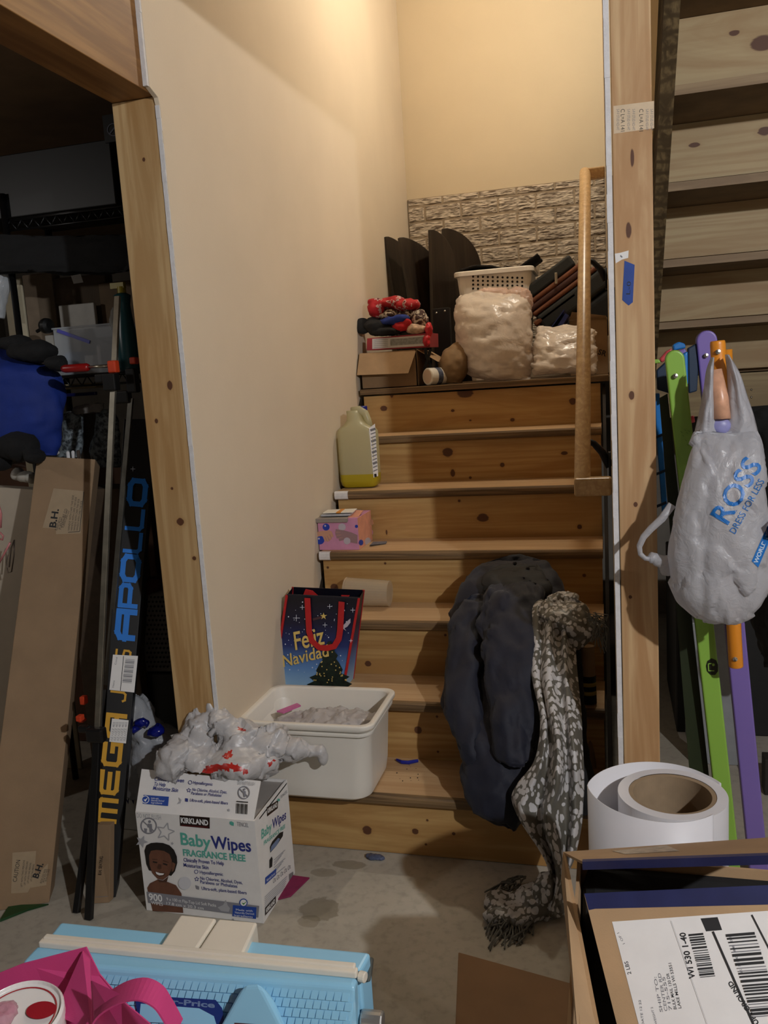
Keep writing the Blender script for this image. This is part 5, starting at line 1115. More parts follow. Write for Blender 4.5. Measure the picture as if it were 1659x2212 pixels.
for i, s_ in enumerate(('made with', 'Naturally Derived', 'Ingredients')): p.text((326, 1725.5 + i * 5), (342 + (i == 1) * 12 + (i == 2) * 8, 1727 + i * 5), 4, s_, WPR)
p.text((514, 1694), (550, 1697), 7.5, 'DO NOT FLUSH', GRY); p.ring((527, 1712), 13, 2, GRD, 24, 1.1); p.line((518, 1704), (536, 1721), 2, GRD); p.disc((528, 1705), 2.4, GRD, 8); p.poly([(525, 1708), (531, 1709), (531, 1721), (527, 1722)], GRD)
for i in range(9): p.line((511 + i * 2.9, 1735 + i * .25), (510 + i * 2.9, 1757 + i * .25), 1 + (i * 5 % 3) * .5, INK)
p.line((511, 1731), (536, 1733), 2, INK); star(494, 1750, 4, GRY); p.poly([(386, 1722), (392, 1728), (390, 1735), (383, 1737), (388, 1730)], GRY)
p.done('flap_print', t)
p = Print(Plane((kx1, 0, 0), (1, 0, 0)))
def side(a, c, h, s_, m, bo=.02): p.text(a, c, h, s_, m, bold=bo, rise=(a[0] - 1.5, a[1] - h))
p.poly([(576, 1744), (601, 1728), (600, 1746), (577, 1764)], KBR); side((578, 1757), (599, 1742), 9, 'KIRKLAND', WPR, .03)
side((565, 1813), (587, 1793), 20, 'Baby', TEAL); side((588, 1791), (618, 1768), 20, 'Wipes', NAV)
side((570, 1826), (616, 1788), 8, 'FRAGRANCE FREE', TEAL)
p.poly([(583, 1830), (588, 1818), (604, 1799), (612, 1796), (611, 1806), (598, 1826), (584, 1842)], INK); p.poly([(584, 1840), (586, 1828), (601, 1810), (605, 1812), (598, 1826)], plain('pack_blue', (.45, .52, .66), .5, 0))
p.poly([(582, 1858), (587, 1850), (589, 1855), (588, 1872), (582, 1876)], INK)
for i in range(7): p.line((592, 1858 + i * 6 - i * .5), (616 - (i % 3) * 4, 1836 + i * 6), 1.6, GRY)
p.poly([(573, 1896), (597, 1876), (596, 1890), (573, 1911)], ROY); side((576, 1905), (594, 1889), 5, 'Naturally Derived', WPR, 0)
for i in range(5): side((590 + i * 8, 1905 - i * 7 + 4), (596 + i * 8, 1899 - i * 7 + 4), 9, 'Oz', GRD, 0)
for i in range(6): p.line((572, 1938 + i * 4), (620 - i, 1893 + i * 5), 1.3, GRY)
for i in range(6): p.line((625 + i * 1.6, 1888 - i), (625.5 + i * 1.6, 1902 - i * 1.5), .9, INKG)
p.poly([(573, 1961), (596, 1935), (596, 1951), (573, 1978)], KBR); side((575, 1972), (594, 1950), 8, 'KIRKLAND', WPR, .03)
p.text((606, 1726), (621, 1712), 5, 'TENCEL', GRD, rise=(605, 1720)); p.disc((602, 1728), 3, TEAL, 10)
p.done('side_print', t)
# crumpled shopping bag on the box, one end reaching the tub
SHB = N('crumpled_bag_film'); f = SHB.noise(SHB.mapped((1, 1, 1)), 26, 5, .6, 1.2); SHB.col(lin((.74, .73, .73))); SHB.set(Roughness=.32, Specular_IOR_Level=.5); SHB.bump(f, .55, .005); SHB = SHB.m
Yk = -.26
b = blob([(395, 1625, 52, 42, -.25, .075), (440, 1600, 30, 70, -.21, .05), (480, 1555, 34, 36, -.19, .05), (520, 1590, 44, 40, -.19, .06), (500, 1640, 80, 32, -.24, .07), (440, 1652, 70, 22, -.27, .06), (575, 1605, 46, 30, -.18, .05), (560, 1640, 40, 26, -.2, .05), (630, 1615, 44, 19, -.15, .035), (676, 1622, 30, 15, -.13, .025), (698, 1640, 12, 22, -.12, .02), (375, 1640, 34, 30, -.27, .06), (460, 1520, 14, 22, -.17, .03), (430, 1570, 40, 34, -.2, .05), (415, 1640, 70, 34, -.26, .06)], .0052, 16)
b.disp(creased(8, .045, 3)); b.disp(creased(19, .016, 8))
sb = solo('shopping_bag', b, [SHB, plain('bag_print_red', (.72, .16, .13), .35, .06)], 'crumpled white shopping bag with red print lying on the baby wipes carton', 'plastic bag', smooth=True)
# the red print: faces of the skin inside printed outlines
OFFS = OFF[sb]
def in_poly(x, y, P):
    c_ = False
    for (x0, y0), (x1, y1) in zip(P, P[1:] + P[:1]):
        if (y0 > y) != (y1 > y) and x < (x1 - x0) * (y - y0) / (y1 - y0) + x0: c_ = not c_
    return c_
REDP = [[(432, 1672), (446, 1655), (478, 1651), (500, 1648), (522, 1656), (540, 1672), (500, 1664), (470, 1664), (450, 1674)], [(478, 1634), (500, 1618), (502, 1634), (492, 1640)], [(576, 1650), (590, 1640), (594, 1644), (582, 1654)], [(515, 1570), (535, 1574), (533, 1580), (514, 1577)]]
for f_ in sb.data.polygons:
    c_ = f_.center + OFFS; dd = c_ - CAM; z_ = dd.dot(FWD); x_, y_ = 829.5 + FPX * dd.dot(RGT) / z_, 1106 - FPX * dd.dot(UPV) / z_
    if f_.normal.y < .3 and any(in_poly(x_, y_, P) for P in REDP): f_.material_index = 1
# magenta strap under the box
b = B().hexa([AZ(600, 1945, .001), AZ(628, 1938, .001), AZ(669, 1898, .001), AZ(632, 1893, .001), AZ(600, 1942, .006), AZ(628, 1934, .006), AZ(669, 1895, .004), AZ(632, 1890, .006)])
solo('magenta_strap', b, plain('strap_magenta', (.52, .12, .30), .7, .1), 'magenta strap end sticking out behind the baby wipes carton', 'strap', bevel=.001)
# ================================================================ FOREGROUND: BLUE TOY, PINK BAG, CARTONS, ROLL
LB = plain('toy_light_blue', (.57, .79, .91), .32, .02, 8); CRM = plain('toy_cream', (.88, .85, .79), .4, .03, 10); DBL = plain('toy_navy_sign', (.10, .20, .47), .35, 0); SLV = plain('toy_silver', (.75, .75, .74), .3, .05, metal=.8)
zt = .50
t = thing('toy_case', (.41, -1.2, 0), 'light blue toy folding case with cream hinge strip and cream clasps', 'toy')
P = lambda x, y, z=zt: AZ(x, y, z)
# back half: flat strip behind the hinge
q = [P(98, 2032), P(778, 2098), P(801, 2056), P(131, 1990)]
def slabz(pts, dz): return B().prism([Vector(v) for v in pts], (0, 0, dz))
fin('back_half', B().hexa([Vector((v.x, v.y + (.0 if i < 2 else -.0), .02)) for i, v in enumerate(q)] + [Vector(v) for v in q]), LB, t, bevel=.006, segs=3)
# front half: top strip, then shingled slope down to a vertical front
f0, f1 = P(80, 2042), P(772, 2110); e0, e1 = P(48, 2076), P(766, 2130)
s0, s1 = AZ(-20, 2240, .395), AZ(748, 2292, .395)
fr = B().rings([[f0, e0, s0, Vector((s0.x, s0.y, .02)), Vector((f0.x, f0.y, .02))], [f1, e1, s1, Vector((s1.x, s1.y, .02)), Vector((f1.x, f1.y, .02))]])
fin('front_half', fr, LB, t, bevel=.006, segs=3)
# shingle rows on the slope
b = B(); nrm = (e1 - e0).cross(s0 - e0).normalized(); nrm = nrm if nrm.z > 0 else -nrm
for j in range(7):
    v0, v1 = .10 + j * .125, .10 + (j + 1) * .125
    n_ = 46
    for i in range(n_):
        if j in (0,) and i % 1: pass
        u0, u1 = (i + .06 + (.5 if j % 2 else 0)) / (n_ + .5), (i + .94 + (.5 if j % 2 else 0)) / (n_ + .5)
        if u1 > 1: continue
        pt_ = lambda u, v, h: e0.lerp(e1, u).lerp(s0.lerp(s1, u), v) + nrm * h
        b.hexa([pt_(u0, v1 - .012, -.001), pt_(u1, v1 - .012, -.001), pt_(u1, v0, -.001), pt_(u0, v0, -.001), pt_(u0, v1 - .02, .0026), pt_(u1, v1 - .02, .0026), pt_(u1, v0, .0002), pt_(u0, v0, .0002)])
fin('shingle_relief', b, LB, t)
fin('hinge_strip', B().bar(P(88, 2036, zt + .004), P(772, 2102, zt + .004), .013, .011, (0, 1, 0)).bar(P(97, 2028, zt + .006), P(768, 2092, zt + .006), .011, .013, (0, 1, 0)), CRM, t, bevel=.0025, segs=3)
fin('hinge_end', B().cyl(P(776, 2108, zt - .004), P(790, 2112, zt - .004), .008, 14).box(P(774, 2112, zt - .02) - Vector((.004, .006, .004)), P(782, 2112, zt - .02) + Vector((.004, .006, .008))), CRM, t, smooth=False, bevel=.0015)
for (a_, b2, c_, d_) in (((342, 2048), (420, 2056), (468, 1983), (390, 1975)), ((424, 2057), (524, 2062), (556, 1991), (472, 1984))):
    zz = zt + .012; v = [P(*a_, zz), P(*b2, zz), P(*c_, zz), P(*d_, zz)]; fin('clasp', B().hexa([w - Vector((0, 0, .05)) for w in v] + v), CRM, t, bevel=.004, segs=3)
# chimney-like grip, sign frame and lettering
cA = e0.lerp(e1, .72).lerp(s0.lerp(s1, .72), .30) + nrm * .004
b = B(); ring = []
for (u, v, h) in ((.665, .95, .0), (.70, .30, .012), (.785, .26, .012), (.86, .95, .0)): ring.append((u, v, h))
gv = [e0.lerp(e1, u).lerp(s0.lerp(s1, u), v) for u, v, h in ring]
up3 = Vector((0, -.25, 1)).normalized() * .06
fin('grip', B().hexa([gv[0], gv[3], gv[2], gv[1], gv[0] + up3 * .8, gv[3] + up3 * .8, gv[2] + up3 * .8 + Vector((-.008, -.008, 0)), gv[1] + up3 * .8 + Vector((.008, -.008, 0))]), LB, t, bevel=.012, segs=4)
fin('grip_recess', B().hexa([w + up3 * .805 for w in (gv[0].lerp(gv[3], .25), gv[0].lerp(gv[3], .75), gv[2].lerp(gv[3], .5).lerp(gv[1], .25), gv[1].lerp(gv[0], .5).lerp(gv[2], .25))] + [w + up3 * .83 for w in (gv[0].lerp(gv[3], .25), gv[0].lerp(gv[3], .75), gv[2].lerp(gv[3], .5).lerp(gv[1], .25), gv[1].lerp(gv[0], .5).lerp(gv[2], .25))]), plain('grip_maroon', (.28, .08, .12), .5, .05), t, bevel=.002)
spl = Plane(e0 + nrm * .003, nrm); p = Print(spl)
p.poly([(290, 2149), (466, 2160), (480, 2178), (486, 2215), (300, 2205)], DBL); p.text((306, 2163), (464, 2177), 12, 'Fisher-Price', plain('sign_grey', (.42, .52, .66), .5, 0), bold=.03)
p.poly([(304, 2168), (430, 2178), (462, 2195), (468, 2215), (300, 2207)], LB)
p.done('name_sign', t)
fin('end_cap', B().hexa([P(790, 2118, zt - .02), P(800, 2122, zt - .02), P(806, 2070, zt - .02), P(798, 2066, zt - .02), P(792, 2118, .02), P(802, 2122, .02), P(808, 2070, .02), P(800, 2066, .02)]), plain('toy_grey_end', (.30, .33, .33), .4, .05), t, bevel=.004)
for dz in (.10, .13): c_ = P(782, 2150, zt - .03); fin('silver_pin', B().cyl(c_ + Vector((-.004, .0, -dz + .06)), c_ + Vector((.03, .002, -dz + .06)), .014, 16), SLV, t, smooth=False, bevel=.003)
# ---- pink gift bag with white round tub inside
PK = plain('bag_pink', (.78, .24, .48), .75, .03, 12, .15, 900)
yb = -1.27
t = thing('pink_bag', (.25, -1.36, .05), 'open pink fabric gift bag in the bottom left corner before the blue toy', 'bag')
pk = AY(186, 2046, yb); bl_ = AY(-90, 2150, yb - .04); br_ = AY(330, 2195, yb - .03); lw = .05
def sheet3(nm, pts, dy=.002): return fin(nm, B().prism([Vector(v) for v in pts], (0, dy, 0)), PK, t, bevel=.0006)
L0 = AY(48, 2082, yb - .02)
sheet3('back_wall', [AY(-120, 2150, yb - .05), L0, pk, AY(215, 2105, yb), AY(262, 2160, yb - .01), AY(345, 2230, yb - .02), Vector((AY(345, 2230, yb).x, yb - .03, .06)), Vector((bl_.x, yb - .05, .06))])
fin('side_gusset', B().hexa([AY(180, 2054, yb - .004), AY(196, 2070, yb - .004), AY(200, 2225, yb - .09), AY(120, 2190, yb - .06), AY(178, 2055, yb - .008), AY(194, 2072, yb - .008), AY(198, 2227, yb - .096), AY(118, 2192, yb - .066)]), PK, t)
fin('front_wall', B().hexa([AY(196, 2120, yb - .08), AY(205, 2235, yb - .10), AY(262, 2228, yb - .12), AY(258, 2150, yb - .10), AY(198, 2118, yb - .083), AY(207, 2235, yb - .103), AY(264, 2228, yb - .123), AY(262, 2148, yb - .103)]), PK, t)
def band(nm, px, Ys, w, mat, par):
    pts = cat_rom([list(AY(x, y, Y)) for (x, y), Y in zip(px, Ys)], 26); pts = [Vector(v) for v in pts]; rs = []
    for i, q_ in enumerate(pts):
        d_ = (pts[min(i + 1, 26)] - pts[max(i - 1, 0)]).normalized(); s_ = Vector((.25, -1, -.1)); s_ = (s_ - d_ * s_.dot(d_)).normalized() * (w / 2); h_ = d_.cross(s_).normalized() * .0012
        rs.append([q_ - s_ - h_, q_ + s_ - h_, q_ + s_ + h_, q_ - s_ + h_])
    return fin(nm, B().rings(rs), mat, par)
band('handle', [(205, 2200), (222, 2172), (262, 2146), (305, 2137), (340, 2152), (362, 2182), (384, 2222)], [yb - .10] * 7, .034, PK, t)
t2 = thing('white_tub', AY(60, 2300, yb - .10), 'white round lidded tub with red oval label inside the pink bag', 'tub')
c_ = AY(44, 2238, yb - .10); R_ = .058
fin('body', B().lathe([(0, -.12), (R_ * .9, -.12), (R_, .018), (R_ * 1.02, .02), (R_ * 1.02, .032), (R_ * .96, .036), (R_ * .93, .03), (0, .028)], c_, (0.05, -.1, 1), 48), plain('tub_gloss_white', (.90, .89, .88), .25, .01), t2, smooth=False, bevel=.001)
p = Print(Plane(c_ + Vector((0, -R_ * .6, 0)), (.25, -1, .35)))
fin('label_edge', B().lathe([(R_ * .86, .0305), (R_ * .84, .0312), (R_ * .82, .0305)], c_, (0.05, -.1, 1), 48), plain('rim_red', (.62, .10, .14), .4, 0), t2)
b = B(); u_ = Vector((1, 0, 0)); v_ = Vector((0, 1, .1)); cc = c_ + Vector((.028, .012, .033))
b.face([b.bm.verts.new(cc + u_ * (.021 * math.cos(a_)) + v_ * (.014 * math.sin(a_))) for a_ in [k * math.pi / 14 for k in range(28)]])
fin('red_label', b, plain('label_red', (.62, .10, .16), .4, .05), t2)
b = B(); cc = c_ + Vector((.05, -.02, .0335)); b.face([b.bm.verts.new(cc + Vector(q_)) for q_ in ((-.008, -.006, 0), (.01, -.006, 0), (.01, .006, .001), (-.008, .006, .001))]); fin('yellow_mark', b, plain('mark_yellow', (.86, .70, .20), .4, 0), t2)
b = blob([(-5, 2205, 26, 14, yb - .12, .03), (18, 2188, 14, 6, yb - .11, .02)], .004, 2); b.disp(crumple(30, .01, 2)); solo('clear_wrapper', b, film('wrapper_pinkclear', (.85, .60, .68), .6, .08, .8, 60, .2), 'shiny clear wrapper left of the white round tub', 'wrapper', smooth=True)
# ---- low carton with brown top in the middle foreground
z0 = .26
q = [AZ(990, 2056, z0), AZ(1236, 2124, z0), AZ(1262, 2300, z0), AZ(980, 2300, z0)]
BRD = wood('plywood_board', (.52, .38, .24), (.44, .31, .18), 'X', (), 'XZ', seed=41, grain=8, streak=.15)
t = solo('brown_carton', B().hexa([Vector((v.x, v.y, .001)) for v in (q[3], q[2], q[1], q[0])] + [q[3], q[2], q[1], q[0]]), plain('board_brown', (.56, .43, .30), .8, .06, 10), 'low brown carton on the floor between the toy and the labelled box', 'carton', bevel=.002)
# ---- big open shipping carton
SC_ = plain('shipping_carton', (.68, .56, .42), .85, .05, 12, .15, 400); TPB = plain('carton_tape_navy', (.15, .17, .33), .35, .08, 30); 
t = thing('shipping_carton', (1.2, -1.15, 0), 'open shipping carton with blue taped flaps and white address label', 'carton')
zc = .565; yR = -.86; yF = -1.42; xL = .985; xR = 1.56
fin('body', B().box((xL, yR - .005, .001), (xR, yR, zc)).box((xL, yF, .001), (xR, yF + .005, zc)).box((xL, yF, .001), (xL + .005, yR, zc)).box((xR - .005, yF, .001), (xR, yR, zc)).box((xL, yF, .001), (xR, yR, .008)), SC_, t)
# rear flap: hinged at the rear edge, free edge lifted towards the viewer
h0, h1 = AY(1216, 1840, yR), AY(1700, 1806, yR); g0, g1 = AY(1258, 1861, yR - .13), AY(1700, 1846, yR - .13)
pl_r = Plane(h0, (h1 - h0).cross(g0 - h0)); g1 = pl_r.at(1700, 1846); nn = pl_r.n * -.004
fin('rear_flap', B().hexa([g0, g1, h1, h0, g0 + nn, g1 + nn, h1 + nn, h0 + nn]), SC_, t)
tp = Vector((0, -.0014, -.009)); fin('blue_tape', B().hexa([g0 + Vector((0, -.003, -.012)), g1 + Vector((0, -.003, -.012)), g1 + Vector((0, -.001, -.012)), g0 + Vector((0, -.001, -.012)), g0 + Vector((0, -.002, .001)), g1 + Vector((0, -.002, .001)), g1 + Vector((0, .004, .0012)), g0 + Vector((0, .004, .0012))]), TPB, t)
p = Print(pl_r); p.poly([(1322, 1838), (1440, 1826), (1468, 1838), (1350, 1845)], plain('torn_paper', (.74, .68, .60), .8, .15, 90)); p.done('torn_patch', t)
# near flap: hinged at the front edge below the picture, free edge raised
k0, k1 = AY(1262, 1932, -1.06), AY(1720, 1912, -1.06)
m0 = AY(1352, 2290, -1.20); pl_n = Plane(k0, (k1 - k0).cross(m0 - k0)); m1 = pl_n.at(1790, 2270); nn = pl_n.n * -.005
fin('near_flap', B().hexa([m0, m1, k1, k0, m0 + nn, m1 + nn, k1 + nn, k0 + nn]), SC_, t)
p = Print(pl_n); p.poly([(1264, 1936), (1262, 1930), (1700, 1910), (1700, 1953), (1286, 1963), (1272, 1966)], TPB); p.done('blue_tape', t)
p = Print(pl_n)
p.poly([(1322, 1991), (1680, 1966), (1720, 2260), (1392, 2260)], LABEL)
p.poly([(1513, 1984), (1550, 1981), (1560, 2009), (1525, 2012)], INK)
def lt(a, c, h, s_, m=INK, bo=.01): p.text(a, c, h, s_, m, bold=bo, rise=(a[0] - h, a[1] - h * .05))
lt((1350, 2038), (1337, 2014), 6, '1 OF 1', INKG); lt((1364, 2104), (1356, 2076), 9, '2 LBS', INK)
lt((1502, 2114), (1480, 2014), 14, 'WI 530 1-40', INK, .03)
for i in range(5): lt((1432 + i * 10, 2186 - i * 2), (1418 + i * 9 + (i == 4) * -4, 2110 - (i % 2) * 8 - (i == 4) * 30), 7, ('SHIP TO:', 'CENTER RD', '715-555', 'BULK MAIL 130 DR', 'LAKE MILLS WI 53551')[i], INKG if i < 3 else INK, .01)
lt((1420, 2212), (1410, 2175), 5, 'WEIGHT 2', INKG); lt((1392, 2215), (1384, 2160), 5, 'DATE 12 22', INKG)
lt((1640, 2210), (1580, 2118), 13, 'UPS GROUND', INK, .03); lt((1607, 2110), (1578, 2020), 4.5, '1Z 530 88 03', INKG)
rr = random.Random(12); v = 0
while v < 96:
    w_ = rr.choice((1.5, 2, 3, 4.5)); p.poly([(1487 + v * .28, 2018 + v), (1519 + v * .28, 2015 + v), (1519.5 + v * .28, 2015 + v + w_), (1487.5 + v * .28, 2018 + v + w_)], INK); v += w_ + rr.choice((1.5, 2, 3.2))
p.line((1540, 2012), (1640, 2240), 4.5, INK); p.line((1624, 1976), (1680, 2085), 3.2, INK)
v = 0
while v < 180:
    w_ = rr.choice((2, 3, 4, 6)); p.poly([(1568 + v * .33, 2018 + v), (1630 + v * .33, 2013 + v), (1631 + v * .33, 2013 + v + w_), (1569 + v * .33, 2018 + v + w_)], INK if w_ > 2 else INKG); v += w_ + rr.choice((2, 3, 4.5))
p.line((1450, 1989), (1545, 2260), .8, GRY)
p.done('address_label', t)
solo('carton_shade_block', B().hexa([(xL + .008, -1.22, .01), (xR - .008, -1.22, .01), (xR - .008, yR - .006, .01), (xL + .008, yR - .006, .01), (xL + .008, -1.22, .36), (xR - .008, -1.22, .36), (xR - .008, yR - .006, .56), (xL + .008, yR - .006, .56)]), BLACKF, 'black block added inside the shipping carton to darken the flap gap', 'cloth', bevel=.02)  # added black block standing in for the shade inside the carton
# left minor flap hanging outside, with its taped edge
a_, b2 = AY(1216, 1842, yR - .01), AY(1300, 2290, -1.30)
c2, d2 = AY(1252, 2290, -1.36), AY(1212, 1900, yR - .03)
fin('side_flap', B().hexa([a_, b2, c2, d2, a_ + Vector((.005, 0, .001)), b2 + Vector((.005, 0, .001)), c2 + Vector((.005, 0, .001)), d2 + Vector((.005, 0, .001))]), SC_, t)
fin('blue_tape', B().bar(AY(1236, 1990, -1.02) + Vector((-.002, 0, 0)), AY(1296, 2290, -1.30) + Vector((-.002, 0, 0)), .003, .016, (1, 0, 0)), TPB, t)
# ---- roll of white paper
zR = .615; ctr = AZ(1452, 1713, zR); rad = (AZ(1570, 1712, zR) - AZ(1340, 1722, zR)).length / 2
t = thing('paper_roll', (ctr.x, ctr.y, .0), 'tall white paper roll with cardboard core standing behind the shipping carton', 'paper roll')
RW = plain('roll_white', (.82, .815, .83), .45, .01); CORE = plain('roll_core', (.56, .48, .38), .85, .06, 40)
rc = rad * .80
fin('paper', B().lathe([(rc, zR), (rad, zR), (rad, .002), (rc, .002)], Vector((ctr.x, ctr.y, 0)), seg=96), RW, t, smooth=False)
fin('core', B().lathe([(rc - .008, zR - .002), (rc, zR - .001), (rc, .002), (rc - .008, .002), (rc - .008, zR - .002)], Vector((ctr.x, ctr.y, 0)), seg=96), CORE, t, smooth=False)
fin('core_floor', B().lathe([(0, .002), (rc - .009, .002)], Vector((ctr.x, ctr.y, 0)), seg=48), CORE, t)
# the loose outer turn springing away to the left
rs = []; n_ = 70
for i in range(n_ + 1):
    a_ = math.radians(-50 - 285 * i / n_); w_ = math.sin(math.pi * min(1, i / n_)) 
    ex = .052 * max(0, 1 - abs(i / n_ - .46) / .46) ** 1.1
    R2 = rad + .0015 + ex
    dv_ = Vector((math.cos(a_), math.sin(a_), 0)); q_ = Vector((ctr.x, ctr.y, 0)) + dv_ * R2
    rs.append((q_, dv_))
b = B()
vs = [[b.bm.verts.new(q_ + Vector((0, 0, z_))) for q_, d_ in rs] for z_ in (.01, zR + .004)]
for i in range(n_): b.face([vs[0][i], vs[0][i + 1], vs[1][i + 1], vs[1][i]])
fin('loose_turn', b, RW, t, smooth=True, solid=.0012)
SHIFT = .21
def AY2(x, y, v): return AY(x, y, v + SHIFT)
# ================================================================ RIGHT: FOLDED CLIMBER, SHOPPING BAG AND THINGS UNDER THE FLIGHT
GRNP = plain('climber_green', (.53, .70, .28), .42, .02, 6); PURP = plain('climber_purple', (.48, .40, .68), .42, .02, 6); ORGP = plain('climber_orange', (.88, .55, .15), .4, .02, 6); BLUP = plain('climber_blue', (.12, .45, .74), .4, .03, 6); REDP_ = plain('climber_red', (.78, .28, .30), .4, .03, 6); NAVP = plain('climber_navy', (.05, .16, .26), .5, .05)
Yg = -.40
t = thing('folded_climber', (1.25, -.15, 0), 'folded colourful play frame with green and purple posts standing right of the stud', 'play frame')
def post(nm, top, bot, w, d, mat, Yt, Yb, par=t):
    """board with a rounded head"""
    a, c = AY2(*top, Yt), AY2(*bot, Yb); e = (c - a).normalized(); c = a + e * ((a.z - .004) / -e.z)
    s_ = Vector((1, 0, 0)); s_ = (s_ - e * s_.dot(e)).normalized(); pts = []
    for k in range(13): q_ = math.pi * k / 12; pts.append(a + e * (w / 2) + s_ * (math.cos(q_) * w / 2) - e * (math.sin(q_) * w / 2))
    pts += [c - s_ * (w / 2), c + s_ * (w / 2)]
    return fin(nm, B().prism(pts, e.cross(s_).normalized() * (-d if e.cross(s_).y < 0 else d)), mat, par, bevel=.004, segs=3), a, e, s_
gp, ga, ge, gs = post('green_post', (1456, 757), (1572, 1800), .0405, .03, GRNP, -.42, -.36)
pp, pa, pe, ps = post('purple_post', (1525, 714), (1632, 1800), .046, .035, PURP, -.26, -.22)
def screw(x, y, Y, par, rad=.0052): fin('screw', B().lathe([(0, .002), (rad, .001), (rad, -.004), (0, -.004)], AY2(x, y, Y), (0, -1, .05), 16), SCREW, par, smooth=False)
screw(1459, 812, -.424, gp); screw(1525, 768, -.264, pp)
oa, ob = AY2(1550, 736, -.47), AY2(1590, 1440, -.44)
orp = fin('orange_post', B().tube([oa, oa.lerp(ob, .01), ob], [.0145, .0155, .0155], 20), ORGP, t, smooth=True, bevel=.002); screw(1551, 760, -.487, orp); screw(1588, 1424, -.457, orp)
o2 = fin('orange_post', B().tube([AY2(1571, 755, -.30), AY2(1592, 1380, -.28)], .011, 16), ORGP, t, smooth=True)
# blue bent panel and ladder
bp = [AY2(x, y, Y) for x, y, Y in ((1418, 772, -.20), (1440, 752, -.22), (1470, 742, -.24), (1512, 748, -.26))]
lo = [AY2(x, y, Y) for x, y, Y in ((1420, 830, -.20), (1440, 840, -.22), (1470, 850, -.24), (1506, 842, -.26))]
fin('blue_panel', B().prism([AY2(1463, 772, -.30), AY2(1486, 758, -.30), AY2(1487, 830, -.30), AY2(1466, 848, -.30)], (0, .05, 0)), BLUP, t, bevel=.005, segs=3)
fin('navy_panel', B().prism([AY2(1418, 800, -.27), AY2(1440, 780, -.27), AY2(1446, 850, -.27), AY2(1420, 842, -.27)], (0, .03, 0)).prism([AY2(1486, 752, -.25), AY2(1512, 738, -.25), AY2(1506, 845, -.25), AY2(1488, 850, -.25)], (0, .03, 0)), NAVP, t, bevel=.003)
fin('blue_cap', B().prism([AY2(1453, 745, -.24), AY2(1466, 738, -.24), AY2(1480, 742, -.24), AY2(1482, 752, -.24), AY2(1455, 758, -.24)], (0, .04, 0)), BLUP, t, bevel=.004)
fin('purple_cap', B().prism([AY2(1450, 764, -.27), AY2(1480, 752, -.27), AY2(1484, 762, -.27), AY2(1470, 776, -.27), AY2(1452, 774, -.27)], (0, .03, 0)), PURP, t, bevel=.004)
fin('red_cap', B().prism([AY2(1424, 776, -.25), AY2(1440, 758, -.25), AY2(1452, 752, -.25), AY2(1450, 768, -.25), AY2(1430, 784, -.25)], (0, .03, 0)), REDP_, t, bevel=.004)
fin('green_cap', B().prism([AY2(1412, 776, -.28), AY2(1424, 776, -.28), AY2(1428, 784, -.28), AY2(1412, 786, -.28)], (0, .03, 0)), GRNP, t, bevel=.003)
b = B(); la, lb = AY2(1416, 800, -.22), AY2(1438, 1110, -.20)
b.bar(la, lb, .012, .02)
fin('blue_ladder', B().bar(AY2(1418, 850, -.2), AY2(1436, 1108, -.18), .014, .02).bar(AY2(1402, 850, -.2), AY2(1414, 1108, -.18), .008, .02), BLUP, t, bevel=.002)
for y in (940, 1020, 1090): fin('ladder_rung', B().bar(AY2(1416, y + 5, -.21), AY2(1440, y - 5, -.21), .006, .006, (0, 1, 0)), NAVP, t)
fin('red_peg', B().cyl(AY2(1490, 907, -.33), AY2(1500, 905, -.33), .008, 14), REDP_, t, bevel=.002)
# dark back board of the green post and round sticker
e_, a2 = ge, AY2(1412, 850, -.30)
fin('dark_board', B().hexa([AY2(1500, 1800, -.33), AY2(1545, 1800, -.33), AY2(1545, 1800, -.31), AY2(1500, 1800, -.31), AY2(1424, 860, -.36), AY2(1442, 850, -.36), AY2(1442, 850, -.34), AY2(1424, 860, -.34)]), plain('climber_darkgreen', (.12, .16, .05), .6, .05), t)
pl = Plane(AY2(1539, 1440, -.385), Vector((0, -1, .03)))
pl = Plane(ga + ge * .1 - Vector((0, .0, 0)), ge.cross(gs)); p = Print(pl); p.pl.o = p.pl.o + p.pl.n * .0004
p.poly([(1528, 1428), (1537, 1422), (1547, 1426), (1551, 1436), (1551, 1450), (1545, 1458), (1535, 1458), (1527, 1450), (1525, 1438)], plain('sticker_black', (.10, .12, .06), .4, 0)); p.line((1530, 1449), (1543, 1449), 2, GRNP); p.line((1531, 1449), (1530, 1434), 2, GRNP); p.line((1530, 1434), (1538, 1433), 2, GRNP); p.disc((1541, 1436), 3, GRNP, 10)
for i, (x, y) in enumerate(((1478, 928), (1482, 934), (1486, 930), (1474, 940), (1480, 950), (1470, 932), (1484, 960))): p.line((x, y), (x + 4, y + 3), .8, plain('scribble', (.35, .48, .18), .6, 0))
p.done('round_sticker', gp)
